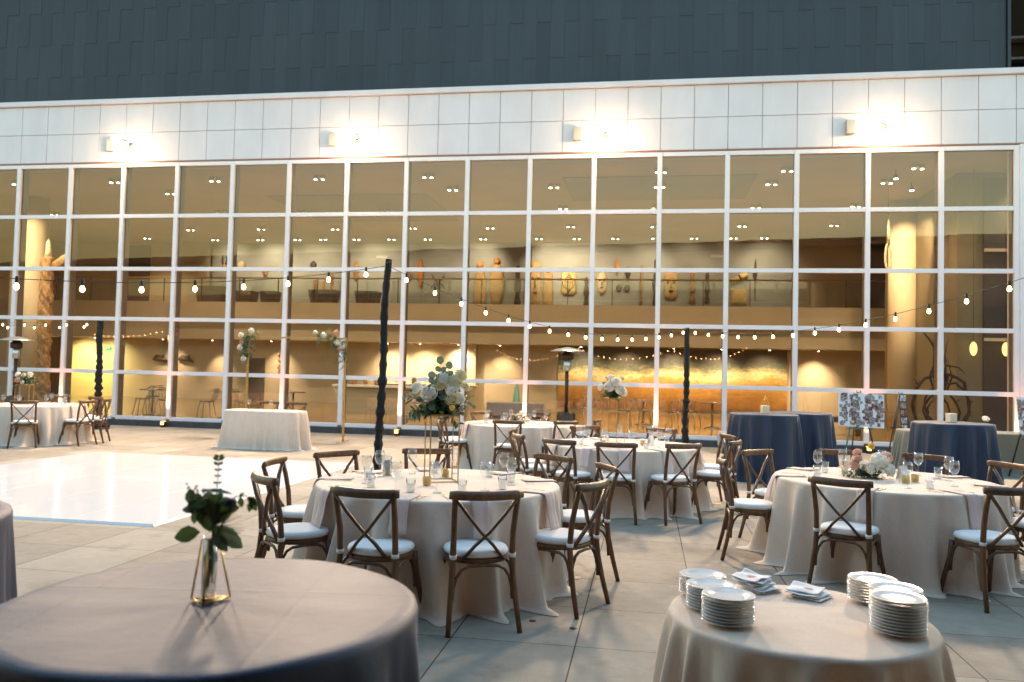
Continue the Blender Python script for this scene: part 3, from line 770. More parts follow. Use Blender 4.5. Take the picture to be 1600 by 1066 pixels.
# lower wall pieces
for s, lb in ((-4.1,'left long dark carving on the lower wall'), (-2.9,'right dark beaked carving on the lower wall')):
    t = thing('animal_carving', lb, 'carving', W(s,DL-.12,1.85), YAW, 'dark carvings on the lower wall')
    q = MB(); q.tube([(-.42,0,.0),(-.2,-.05,.08),(.1,-.05,.05),(.35,0,-.08)], [.03,.13,.12,.03], 10, 1, .6)
    q.tube([(.05,-.05,.05),(.18,-.12,.18),(.3,-.15,.2)], [.05,.04,.01], 8); q.build('body', M['dark_wood'], t)
t = thing('hanging_figure', 'small openwork figure on the brightly lit lower wall', 'carving', W(1.47,DL-.1,1.4), YAW)
q = MB()
for k in range(9):
    q.ball((random.uniform(-.1,.1),-.02,.05+.09*k), .055, 8, 6, (1,.7,1.2))
q.build('body', M['carved'], t)
t = thing('hanging_carving', 'long white looped carving hung beside the right column', 'carving', W(23.72,4.0,4.7), YAW)
q = MB(); q.tube([(.08*cos(a)+(.0), 0, .38+.36*sin(a)) for a in [2*pi*k/20 for k in range(20)]], .035, 8, closed=True); q.build('loop', M['chalk'], t)
q = MB(); q.tube([(0,0,.72),(.01,0,1.1),(0,0,1.4)], [.05,.04,.015], 8); q.build('shaft', M['chalk'], t)
q = MB(); q.tube([(0,0,1.38),(0,0,2.35)], .006, 5); q.build('cord', M['black'], t)
t = thing('hanging_paddle', 'long dark paddle hung vertically near the right column', 'carving', W(24.76,3.2,3.6), YAW)
q = MB(); q.tube([(0,0,.0),(0,0,.12),(0,0,.55),(0,0,.7)], [.06,.13,.12,.03], 10, 1, .3); q.build('blade', M['dark_wood'], t)
q = MB(); q.tube([(0,0,.68),(.0,0,2.7)], .03, 8); q.build('shaft', M['carved'], t)
q = MB(); q.tube([(0,0,2.69),(0,0,3.45)], .006, 5); q.build('cord', M['black'], t)
def branch_sculpture():
    t = thing('branch_sculpture', 'dark twisted branch sculpture of nested rings behind the right window', 'sculpture', W(24.30,1.6,ZF), YAW)
    rng = random.Random(8)
    def ring(r, cx, cz, rad, yy, nm):
        q = MB(); pts = []
        for k in range(26):
            a = 2*pi*k/26; j = rng.uniform(.94,1.06)
            pts.append((cx+r*j*cos(a), yy+rng.uniform(-.04,.04), cz+r*1.15*j*sin(a)))
        q.tube(pts, rad, 7, closed=True)
        for k in range(9):
            a = rng.uniform(0,2*pi); p = Vector((cx+r*cos(a), yy, cz+r*1.15*sin(a)))
            q.tube([p, p+Vector((cos(a)*.08+rng.uniform(-.05,.05), rng.uniform(-.06,.06), sin(a)*.08+rng.uniform(-.04,.1)))], [rad*.7,.004], 5)
        q.build(nm, M['branch'], t)
    ring(.66,0,.95,.038,0,'outer_ring'); ring(.40,.05,.75,.03,.1,'inner_ring'); ring(.24,-.1,.8,.024,-.12,'inner_ring'); ring(.5,.1,.9,.028,-.15,'inner_ring')
    q = MB()
    for k in range(12):
        x = rng.uniform(-.25,.25); top = rng.uniform(1.9,2.6)
        q.tube([(x*.6,0,1.2),(x+rng.uniform(-.1,.1),rng.uniform(-.1,.1),1.6),(x*.5+rng.uniform(-.2,.2),rng.uniform(-.1,.1),top)], [.03,.022,.006], 6)
    q.tube([(-.1,0,2.2),(-.25,0,2.5),(-.55,0,2.85)], [.03,.025,.006], 6); q.tube([(.1,0,1.9),(.4,0,1.85),(.55,0,1.7)], [.025,.02,.006], 6)
    q.build('upright_branches', M['branch'], t)
    q = MB(); q.box(-.5,.5,-.35,.35,0,.16); q.build('plinth', M['dark_panel'], t, False, .01)
branch_sculpture()
for k, (s, z, lb) in enumerate(((25.27,2.33,'glowing oval wall lantern left of the pair'),(26.02,2.33,'left glowing oval lantern of the close pair'),(26.22,2.36,'right glowing oval lantern of the close pair'))):
    t = thing('wall_lantern', lb, 'lantern', W(s,2.25,z), YAW, 'glowing oval lanterns at the right')
    q = MB(); q.ball((0,0,.18), .11, 14, 10, (.8,.6,1.6)); q.build('shade', M['lantern'], t)
    q = MB(); q.tube([(0,0,.35),(0,0,7.055-z)], .006, 5); q.build('cord', M['black'], t)
t = thing('ottoman_bench', 'long curved grey banquette inside left of the mural', 'sofa', W(13.0,6.3,ZF), YAW)
q = MB(); q.prism([(.95*cos(a), .42*sin(a)) for a in [2*pi*k/28 for k in range(28)]], .06, .50); q.build('seat', M['grey_fabric'], t, False, .03)
q = MB(); q.prism([(.85*cos(a), .36*sin(a)) for a in [2*pi*k/24 for k in range(24)]], 0, .061); q.build('plinth', M['black'], t, False)
q = MB(); q.lathe([(.21,0),(.2,.03),(.05,1.05),(0,1.07)], 20); o = q.build('teal_gleam_cone', M['teal'], None, True, loc=W(12.6,9.0,ZF), rz=YAW); tag(o, 'slim teal cone standing in for a teal gleam behind the grey banquette', 'sculpture')  # solid cone painted teal in place of a teal gleam
t = thing('indoor_bench', 'dark low bench inside below the bright bare wall', 'bench', W(22.2,3.2,ZF), YAW)
q = MB(); q.box(-.75,.75,-.3,.3,.36,.5); q.build('seat', M['dark_panel'], t, False, .02)
for sx in (-.6, .6):
    q = MB(); q.box(sx-.05,sx+.05,-.25,.25,0,.359); q.build('leg', M['black'], t, False)
def wire_chair():
    t = thing('cafe_chair', 'x', 'chair', (0,0,0), 0, 'wire cafe chairs inside')
    q = MB(); V = []
    q.lathe([(0,.44),(.17,.44),(.2,.46),(.2,.475),(0,.465)], 18); q.build('seat', M['chrome'], t)
    q = MB()
    for x in (-.17,-.085,0,.085,.17): q.tube([(x,-.18,.46),(x*1.15,-.24,.62),(x*1.1,-.27,.80)], .008, 5)
    q.tube([(-.21,-.15,.72),(-.19,-.27,.80),(0,-.29,.815),(.19,-.27,.80),(.21,-.15,.72)], .011, 6); q.build('backrest', M['chrome'], t)
    for sx in (-1,1):
        for sy in (-1,1):
            q = MB(); q.tube([(sx*.13,sy*.13,.45),(sx*.2,sy*.2,0)], .011, 6); q.build('leg', M['chrome'], t)
    return freeze(t)
def high_table():
    t = thing('cafe_table', 'x', 'table', (0,0,0), 0, 'small round cafe tables inside')
    q = MB(); q.lathe([(0,.72),(.35,.72),(.355,.735),(.35,.75),(0,.75)], 28); q.build('table_top', M['chrome'], t)
    q = MB(); q.tube([(0,0,.03),(0,0,.719)], .03, 10); q.build('post', M['chrome'], t)
    q = MB(); q.lathe([(0,0),(.24,0),(.22,.02),(.04,.05),(0,.05)], 20); q.build('base', M['chrome'], t)
    return freeze(t)
cc = wire_chair(); ct = high_table()
CH = [(2.7,1.9,2.5,'leftmost wire chair, in the third window from the left'),(3.75,1.35,-1.9,'wire chair with pale seat left of the amber lit bar'),(4.95,1.5,1.7,'wire chair at the left of the middle cafe table'),(5.95,1.6,-1.6,'wire chair at the right of the middle cafe table'),(6.6,2.6,2.8,'wire chair behind the small head table'),
      (15.4,4.5,.6,'wire chair below the left of the mural'),(16.55,3.9,1.5,'wire chair left of the slim gold flower stand'),(17.15,4.2,-1.5,'wire chair right of the slim gold flower stand'),(18.0,3.8,.4,'wire chair left of the black wrapped far pole'),(18.5,4.6,-.5,'wire chair right of the black wrapped far pole'),(1.9,3.6,1.,'wire chair deep in the second window from the left')]
for k, (s, d, r, lb) in enumerate(CH):
    if k == 0: o = cc; o['label'] = lb; o.location = W(s,d,ZF); o.rotation_euler = (0,0,r+YAW)
    else: dup(cc, W(s,d,ZF), r+YAW, lb)
for k, (s, d, lb) in enumerate(((3.15,1.7,'cafe table in the third window from the left'),(5.45,1.7,'cafe table left of the head table, behind the glass'),(19.05,4.2,'cafe table right of the wire chairs below the mural'),(17.1,4.9,'cafe table between the wire chairs below the mural'),(6.9,2.9,'cafe table behind the head table'))):
    if k == 0: o = ct; o['label'] = lb; o.location = W(s,d,ZF)
    else: dup(ct, W(s,d,ZF), YAW, lb)

# ---- unseen wing added behind the viewer to darken the glass and near terrace
ow = thing('unseen_shade_wing', 'unseen dark stone wing added behind the viewer to shade the terrace', 'building', (0,-4.2,0), 0)
q = MB(); q.box(-75,75,-6,0,0,8.2); q.build('wall', pmat('dark_stone', (.15,.115,.085), .8, var=.2, vscale=2), ow, False)
q = MB(); q.box(-75,75,-6,.6,8.2,8.6); q.build('eave', M['dark_panel'], ow, False)
q = MB(); q.box(-20,20,.001,6.6,4.7,5.0); q.build('shade_canopy', M['dark_panel'], ow, False)  # added unseen roof, keeps sky light off the near tables

# ================================================================== TERRACE FURNITURE
def cloth_round(R, Hh, seed, nf, flare=.05, amp=.055, puddle=.05, n=288, rx=1.0, ry=1.0, corner=0):
    rng = random.Random(seed)
    ph = [rng.uniform(0,2*pi) for _ in range(6)]
    q = MB(); V = []; F_ = []
    rows = [(.0,0),(.35,0),(.7,0),(.93,0),(.985,0)]
    drop = [.006,.02,.045,.08,.13,.2,.28,.37,.47,.58,.69,.80,.90,.97,1.0]
    def fold(th, tt=1.0):
        p = nf*th + 1.2*sin(2*th+ph[0]) + 1.0*sin(3*th+ph[1]) + .6*sin(5*th+ph[2]) + (tt-.6)*1.1*sin(4*th+ph[5])
        a = .60 + .40*sin(2*th+ph[3]) * sin(3*th+ph[4])
        c = .5+.5*cos(p)
        sec = .5+.5*cos(1.7*p+ph[5]+sin(th*2))
        fine = .5+.5*cos(2.63*p+ph[4]+2*sin(th))
        return a*(c**1.7 - .34) + .16*sec*a*tt + .13*(fine**1.5-.4)*(.4+.6*sin(3*th+ph[0])**2)
    def sq(th):
        if not corner: return 1.0
        c, s_ = abs(cos(th)), abs(sin(th)); e = corner
        return 1.0/((c**e+s_**e)**(1/e))
    V.append((0,0,Hh))
    ring = []
    for r, _ in rows[1:]:
        base = len(V)
        for k in range(n):
            th = 2*pi*k/n; rr = R*r*sq(th)
            V.append((rx*rr*cos(th), ry*rr*sin(th), Hh + .0012*sin(9*th+ph[0])*r + .001*sin(4*th+3*r)))
        ring.append(base)
    for t in drop:
        base = len(V)
        for k in range(n):
            th = 2*pi*k/n
            tt = max(0, (t-.03)/.97)
            rr = R*sq(th) + .012*min(1, t/.02)**.5 + flare*tt + amp*fold(th, tt)*(tt**.5)*(1+.45*tt)
            z = Hh*(1-t)
            if t > .96: rr += puddle*(t-.96)/.04*(.6+.7*fold(th)); 
            z = max(z, .006 + .012*max(0, fold(th)+.4)*(1 if t > .96 else 0))
            V.append((rx*rr*cos(th), ry*rr*sin(th), z))
        ring.append(base)
    base = len(V)
    for k in range(n):
        th = 2*pi*k/n
        rr = R*sq(th) + .012 + flare + amp*fold(th)*1.5 + puddle*(1.3+1.2*max(0, fold(th)))
        V.append((rx*rr*cos(th), ry*rr*sin(th), .004))
    ring.append(base)
    for k in range(n): F_.append((0, ring[0]+k, ring[0]+(k+1) % n))
    for a, b_ in zip(ring[:-1], ring[1:]):
        for k in range(n):
            l = (k+1) % n
            F_.append((a+k, b_+k, b_+l, a+l))
    return q.add(V, F_)

def table(name, label, x, y, R, Hh, mat, seed, nf, rz=0, grp=None, **kw):
    o = cloth_round(R, Hh, seed, nf, **kw).build(name, mat, None, True, loc=(x,y,0), rz=rz)
    return tag(o, label, 'table', grp)

TH = .762
TABLES = {
 'A': (-.553, 6.519, .945), 'B': (1.45, 10.5, .945), 'C': (.15, 14.2, .945), 'R': (3.394, 7.415, .945), 'L': (-9.75, 16.75, .945)}
TN = {'A': 'middle round table with the tall gold flower frame', 'B': 'second round table with the slim gold flower frame', 'C': 'farthest round table with low flowers', 'R': 'right round table with low white flowers', 'L': 'far left round table beside the heater'}
for k, (key, (x, y, R)) in enumerate(TABLES.items()):
    table('round_table', 'floor length beige cloth over the ' + TN[key], x, y, R, TH, M['linen'], 20+k*7, [17,17,16,18,16][k], grp='round dining tables under beige cloths', amp=.215, flare=.02)
table('plate_table', 'small round beige table carrying stacks of white plates', 1.10, 3.10, .468, TH, M['linen'], 77, 14, amp=.135, flare=.05)
table('head_table', 'small oblong head table in a pale cloth under the gold arch', *W(9.58,-4.3)[:2], .5, TH, M['linen'], 5, 24, rz=YAW, rx=1.58, ry=.74, amp=.13, flare=.01, corner=3.8, puddle=.04)
table('cocktail_table', 'near high cocktail table in navy cloth with a bud vase', -.718, 2.018, .490, 1.07, M['navy'], 9, 13, grp='cocktail tables under navy cloths', amp=.085, flare=.05)
table('cocktail_table', 'navy cocktail table cut off by the left edge of the photo', -2.40, 3.02, .490, 1.07, M['navy'], 14, 13, grp='cocktail tables under navy cloths', amp=.04, flare=.06)
table('cocktail_table', 'front navy cocktail table of the pair before the grey bench', 4.15, 13.4, .53, 1.07, M['navy'], 31, 15, grp='cocktail tables under navy cloths', amp=.12, flare=.04)
table('cocktail_table', 'rear navy cocktail table half hidden behind its twin', 4.98, 14.15, .53, 1.07, M['navy'], 37, 15, grp='cocktail tables under navy cloths', amp=.11, flare=.04)
table('cocktail_table', 'navy cocktail table with a candle behind the right round table', 6.40, 11.85, .53, 1.07, M['navy'], 43, 15, grp='cocktail tables under navy cloths', amp=.12, flare=.04)
table('gift_table', 'long sage green clothed table at the far right', 8.75, 15.0, .55, .76, M['linen_green'], 51, 25, rz=YAW, rx=2.7, ry=.8, amp=.04, flare=.04, corner=7)

# ---- chairs
def make_chair():
    t = thing('cross_back_chair', 'x', 'chair', (0,0,0), 0, 'wooden cross back chairs')
    def outline(k):
        pts = []
        for j in range(32):
            a = 2*pi*j/32
            x = sin(a); y = cos(a)
            w_ = .205 if y > 0 else .205-.02*(-y)
            e = .78
            pts.append((k*w_*math.copysign(abs(x)**e, x), k*.205*math.copysign(abs(y)**e, y)))
        return pts
    q = MB(); q.prism(outline(1.0), .425, .458); q.build('seat_frame', M['wood'], t, False, .008)
    q = MB(); V = []; F_ = []; n = 32
    for kk, z in ((.93,.459),(1.0,.466),(1.03,.482),(.99,.500),(.86,.508),(.5,.511)):
        V += [(x,y,z) for x, y in outline(kk)]
    for i in range(5):
        for k in range(n): l = (k+1) % n; F_.append((i*n+k,(i*n+l),((i+1)*n+l),((i+1)*n+k)))
    F_.append(tuple(range(n))[::-1]); F_.append(tuple(5*n+k for k in range(n)))
    q.add([(x, -y if False else y, z) for x, y, z in V], [f[::-1] for f in F_]); q.build('seat_cushion', M['white_cloth'], t)
    for sx in (-1, 1):
        q = MB(); q.tube([(sx*.232,-.275,0),(sx*.215,-.232,.18),(sx*.200,-.200,.34),(sx*.194,-.188,.47),(sx*.194,-.200,.62),(sx*.200,-.232,.76),(sx*.206,-.262,.862)], [.0165,.0185,.020,.0205,.0198,.0192,.0185], 10); q.build('leg', M['wood'], t)
        q = MB(); q.tube([(sx*.215,.238,0),(sx*.200,.205,.16),(sx*.180,.172,.30),(sx*.170,.160,.43)], [.016,.018,.0205,.022], 10); q.build('leg', M['wood'], t)
        q = MB(); q.tube([(sx*.194,-.188,.462),(sx*.194,-.190,.487)], .0245, 12); q.build('strap', M['white_cloth'], t)
    q = MB(); rail = []
    for j in range(13):
        u = -1+j/6; rail.append((u*.238, -.292+.045*u*u, .868+.004*u*u))
    q.tube(rail, [.025]+[.0305]*11+[.025], 12, 1.0, .62, up=(0,.35,1)); q.build('top_rail', M['wood'], t)
    for sx in (-1, 1):
        q = MB(); q.tube([(sx*.198,-.262,.845),(sx*.12,-.262-.002*sx,.745),(sx*.03,-.238-.006*sx,.635),(-sx*.06,-.215-.006*sx,.545),(-sx*.135,-.187,.452)], .0145, 8, 1.2, .75, up=(0,1,0)); q.build('cross_bar', M['wood'], t)
    def arch(a, b_):
        a = Vector(a); b_ = Vector(b_); q = MB(); pts = []
        for u, z in ((0,.20),(.015,.28),(.06,.345),(.14,.392),(.25,.412),(.5,.417),(.75,.412),(.86,.392),(.94,.345),(.985,.28),(1,.20)):
            p = a.lerp(b_, u); pts.append((p.x, p.y, z))
        q.tube(pts, .0105, 8); q.build('arch_brace', M['wood'], t)
    arch((-.196,-.205,0),(.196,-.205,0)); arch((-.178,.168,0),(.178,.168,0))
    arch((-.200,-.200,0),(-.182,.17,0)); arch((.200,-.200,0),(.182,.17,0))
    return freeze(t)
chair0 = make_chair(); used = [0]
def chair(x, y, face, label, group):
    rz = face - pi/2
    if not used[0]:
        used[0] = 1; chair0.location = (x,y,0); chair0.rotation_euler = (0,0,rz); chair0['label'] = label; chair0['group'] = group
        return chair0
    return dup(chair0, (x,y,0), rz, label, group)
SEATS = {
 'A': [(-104.5,'near side left of middle'),(-72,'near side right of middle'),(-33,'right front'),(12,'right end'),(47,'back right'),(100,'back middle'),(138,'back left'),(172,'left end'),(-146,'left front')],
 'B': [(-128,'near side left'),(-101,'near side middle'),(-70,'near side right'),(-28,'right front, seen from the side'),(8,'right end'),(60,'back right'),(105,'back left'),(168,'left end'),(-162,'left front, turned side on')],
 'C': [(-158,'left front'),(-98,'near side middle'),(-58,'near side right'),(-20,'right front'),(190-8,'left end'),(75,'back right'),(120,'back left')],
 'R': [(170,'left end'),(-127,'near side left'),(-78,'near side right'),(-26,'right front'),(124,'back left'),(84,'back middle'),(16,'right end'),(50,'back right')],
 'L': [(-66,'near side middle'),(-18,'right front'),(12,'right end'),(-112,'near side left'),(62,'back right'),(100,'back middle')]}
RAD = {'A': 1.13, 'B': 1.16, 'C': 1.14, 'R': 1.17, 'L': 1.15}
SHORT = {'A': 'the middle table', 'B': 'the second table', 'C': 'the farthest table', 'R': 'the right table', 'L': 'the far left table'}
rj = random.Random(4)
for key, seats in SEATS.items():
    x, y, R = TABLES[key]
    for ang, nm in seats:
        a = radians(ang); r = RAD[key] + rj.uniform(-.02,.02)
        chair(x+r*cos(a), y+r*sin(a), a+pi+rj.uniform(-.06,.06), 'cross back chair at the %s of %s' % (nm, SHORT[key]), 'chairs at ' + SHORT[key])
for s, nm in ((9.18,'left'),(9.80,'right')):
    p = W(s,-3.60); chair(p.x, p.y, -pi/2+YAW, '%s wooden chair behind the small head table' % nm, 'chairs behind the head table')

# ---- table settings
def wine_glass():
    q = MB()
    q.lathe([(.036,0),(.035,.003),(.008,.008),(.0045,.02),(.0045,.085),(.010,.095),(.030,.115),(.041,.145),(.041,.175),(.034,.215),(.0325,.215),(.039,.175),(.039,.146),(.028,.118),(.004,.100)], 20)
    return q
wg = wine_glass()
tum = MB(); tum.lathe([(.030,0),(.036,.10),(.0345,.10),(.0285,.008),(0,.006)], 20)
wat = MB(); wat.lathe([(0,.007),(.0280,.008),(.0315,.06),(0,.061)], 18)
protoG = {}
def glass(kind, x, y, z, label, group):
    if kind == 'wine':
        if 'w' not in protoG:
            o = wg.build('wine_glass', M['glass']); tag(o, label, 'wine glass', group); protoG['w'] = o
        else: o = protoG['w'].copy(); COL.objects.link(o); o['label'] = label; o['group'] = group
        o.location = (x,y,z); return o
    if 't' not in protoG:
        t = thing('tumbler', label, 'glass', (x,y,z), 0, group)
        tum.build('cup', M['glass'], t); wat.build('water', M['water'], t); freeze(t); protoG['t'] = t; return t
    return dup(protoG['t'], (x,y,z), 0, label, group)
def napkin_mesh(seed, over=.24, w_=.125):
    rng = random.Random(seed); V = []; F_ = []
    path = []
    for u in (-.26,-.15,-.05,-.005): path.append((u, .006))
    path += [(.012,.002),(.02,-.012)]
    for k in range(1, 7): path.append((.024+.0085*k+.004*sin(k+seed), -.012-over*k/6))
    for i, (u, z) in enumerate(path):
        for j in range(7):
            v = -1+j/3
            V.append((v*w_/2*(1+.04*sin(i*1.3+seed)) , u + .004*sin(j*1.7+seed)*(1 if i > 5 else .2), z + .0025*cos(j*2.1+i)))
    n = 7
    for i in range(len(path)-1):
        for j in range(n-1): F_.append((i*n+j, i*n+j+1, (i+1)*n+j+1, (i+1)*n+j))
    q = MB(); q.add([(x, y, z) for x, y, z in V], F_); return q
napk = [napkin_mesh(k, .20+.03*k) for k in range(3)]
fork = MB(); fork.tube([(0,-.10,.004),(0,.02,.006),(0,.05,.006)], [.0035,.003,.005], 6, .6, 1.2)
for x in (-.007,-.0023,.0023,.007): fork.tube([(x*.6,.05,.006),(x,.065,.005),(x,.10,.006)], .0013, 5)
knife = MB(); knife.tube([(0,-.11,.004),(0,.0,.005)], [.0045,.0035], 6, .6, 1.2); knife.tube([(0,.0,.004),(.002,.06,.004),(0,.11,.004)], [.004,.007,.002], 6, .25, 1.3)
meshes = {}
def inst(key, mb, name, mat, loc, rz, label, cat, group, solid=0):
    if key not in meshes:
        o = mb.build(name, mat)
        if solid: m_ = o.modifiers.new('cloth_thickness', 'SOLIDIFY'); m_.thickness = solid
        meshes[key] = o
    else:
        o = meshes[key].copy(); COL.objects.link(o)
    o.location = loc; o.rotation_euler = (0,0,rz)
    return tag(o, label, cat, group)
TZ = TH+.003
for key in 'ABRCL':
    x, y, R = TABLES[key]; seats = SEATS[key]
    for i, (ang, nm) in enumerate(seats):
        nm = nm.split(',')[0]
        a = radians(ang); rz = a - pi/2
        gr = SHORT[key]
        da = rj.uniform(-.06,.06)
        def at(r, off): return (x+r*cos(a)-off*sin(a), y+r*sin(a)+off*cos(a), TZ)
        inst('nap%d' % (i % 3), napk[i % 3], 'napkin', M['blush'], (x+(R+.012)*cos(a+.07), y+(R+.012)*sin(a+.07), TZ), rz+.07, 'blush napkin hanging at the %s place of %s' % (nm, gr), 'napkin', 'blush napkins on ' + gr, .003)
        if key in 'ABR':
            p = at(R-.17, -.12); inst('fork', fork, 'fork', M['gold'], p, rz+pi/2+pi/2+da, 'gold fork at the %s place of %s' % (nm, gr), 'fork', 'gold forks on ' + gr)
            p = at(R-.17, .15); inst('knife', knife, 'knife', M['gold'], p, rz+pi+da, 'gold knife at the %s place of %s' % (nm, gr), 'knife', 'gold knives on ' + gr)
        p = at(R-.40, -.17+rj.uniform(-.03,.03)); glass('wine', *p, 'stemmed wine glass at the %s place of %s' % (nm, gr), 'wine glasses on ' + gr)
        if i % 2 == 0 or key == 'A':
            p = at(R-.36, .02+rj.uniform(-.03,.03)); glass('tumbler', *p, 'water tumbler at the %s place of %s' % (nm, gr), 'water tumblers on ' + gr)
for s, nm in ((9.18,'left'),(9.66,'right')):
    p = W(s,-4.25); glass('wine', p.x, p.y, TZ, '%s wine glass on the small head table' % nm, 'wine glasses on the head table')
# votives
def votive(x, y, z, label, group):
    t = thing('votive_candle', label, 'candle', (x,y,z), 0, group)
    q = MB(); q.lathe([(.026,0),(.032,.004),(.034,.065),(.031,.065),(.029,.008),(0,.007)], 18); q.build('holder', M['votive'], t)
    q = MB(); q.lathe([(0,.008),(.027,.008),(.027,.035),(0,.036)], 14); q.build('wax', M['wax'], t)
for key, x, y, nm in (('A',-.63,6.33,'left yellow votive under the tall gold frame'),('A',-.53,6.86,'right yellow votive under the tall gold frame'),('B',1.16,10.2,'left yellow votive beside the slim gold frame'),('B',1.68,10.35,'right yellow votive beside the slim gold frame'),('R',3.20,7.82,'yellow votive left of the low white flowers'),('R',3.47,7.18,'front yellow votive right of the low white flowers'),('R',3.60,7.28,'rear yellow votive right of the low white flowers')):
    votive(x, y, TZ, nm, 'yellow votives on ' + SHORT[key])
# table number card on the right table
t = thing('table_card', 'folded card tent beside the low white flowers', 'card', (3.56,7.42,TZ), .5)
q = MB(); q.add([(-.05,-.035,0),(.05,-.035,0),(.05,-.003,.12),(-.05,-.003,.12)], [(0,1,2,3)]); q.add([(-.05,.035,0),(.05,.035,0),(.05,.003,.12),(-.05,.003,.12)], [(0,1,2,3)])
o = q.build('panel', M['paper'], t, False); mm = o.modifiers.new('thick','SOLIDIFY'); mm.thickness = .002
t = thing('table_card', 'folded card tent on the second table right of its gold frame', 'card', (1.80,10.45,TZ), .9)
o2 = o.copy(); COL.objects.link(o2); o2.parent = t

# ---- flowers
def leaf(q, base, dr, up, L, Wd, curl=.25):
    dr = Vector(dr).normalized(); up = Vector(up); side = dr.cross(up)
    if side.length < 1e-4: side = dr.cross(Vector((1,0,0)))
    side.normalize(); nn = side.cross(dr).normalized(); base = Vector(base)
    st = ((0,.05),(.18,.62),(.42,1),(.68,.86),(.88,.42),(1,.02)) if Wd < L*.8 else ((0,.1),(.1,.6),(.3,.93),(.5,1),(.7,.93),(.9,.6),(1,.08))
    V = []
    for u, w_ in st:
        c = base + dr*(L*u) - nn*(curl*L*u*u)
        V += [c + side*(w_*Wd/2) + nn*(.12*Wd*w_), c, c - side*(w_*Wd/2) + nn*(.12*Wd*w_)]
    F_ = []
    for i in range(len(st)-1):
        a = i*3; F_ += [(a,a+1,a+4,a+3), (a+1,a+2,a+5,a+4)]
    q.add(V, F_)
def rose(q, c, r, rng, axis=None):
    c = Vector(c); ax = Vector(axis or (0,0,1)).normalized(); R_ = ax.to_track_quat('Z','Y').to_matrix()
    q.ball(c + R_ @ Vector((0,0,.0)), r*.55, 8, 6)
    for k, (n, rr, tilt, sz) in enumerate(((4,.30,1.25,.75),(5,.55,1.0,.9),(6,.80,.65,1.0),(7,.98,.28,1.0))):
        for j in range(n):
            th = 2*pi*(j+.37*k)/n + rng.uniform(-.15,.15)
            o = len(q.v); V = []
            for a in range(4):
                ph = -.35 + (tilt+.35)*a/3
                for b_ in range(4):
                    tt = th + (b_-1.5)/1.5*(.62*sz)*(1-.18*abs(a-1.5))
                    rad = r*rr*(1+.10*(a == 3)*(1-.5*(abs(b_-1.5) > 1)))
                    V.append(c + R_ @ Vector((rad*cos(ph)*cos(tt), rad*cos(ph)*sin(tt), r*.85*sin(ph)*(.7+.3*rr) + r*.05*k*-1)))
            q.add(V, [(a*4+b_, a*4+b_+1, (a+1)*4+b_+1, (a+1)*4+b_) for a in range(3) for b_ in range(3)])
def puff(q, c, r, rng, n=130):
    c = Vector(c); q.ball(c, r*.8, 10, 8)
    for k in range(n):
        d = Vector((rng.gauss(0,1), rng.gauss(0,1), rng.gauss(0,1))).normalized()
        p = c + d*r*rng.uniform(.85,1.02); a = d.orthogonal().normalized(); b_ = d.cross(a); th = rng.uniform(0,pi)
        u = (a*cos(th)+b_*sin(th))*r*.17; v = (b_*cos(th)-a*sin(th))*r*.17
        q.add([p+u, p+v, p-u, p-v, p+d*r*.03], [(0,1,4),(1,2,4),(2,3,4),(3,0,4)])
def spray(q, qs, p0, dr, L, rng, lw, n=7, droop=.3, shape=1.0):
    """a stem with paired leaves"""
    dr = Vector(dr).normalized(); pts = []
    for k in range(n+1):
        u = k/n; pts.append(Vector(p0) + dr*(L*u) + Vector((0,0,-droop*L*u*u)))
    qs.tube(pts, [.0022]*n+[.001], 5)
    for k in range(1, n+1):
        t = (pts[k]-pts[k-1]).normalized(); s_ = t.cross(Vector((0,0,1)))
        if s_.length < .1: s_ = t.orthogonal()
        s_.normalize(); b_ = t.cross(s_); th = rng.uniform(0,2*pi)
        for sg in (0, pi):
            dd = s_*cos(th+sg) + b_*sin(th+sg) + t*rng.uniform(.3,.8)
            leaf(q, pts[k], dd, Vector((rng.uniform(-.6,.6),rng.uniform(-.6,.6),1)), lw*rng.uniform(.75,1.2)*(1.15-.5*k/n), lw*shape*rng.uniform(.6,.8)*(1.1-.4*k/n), .15)
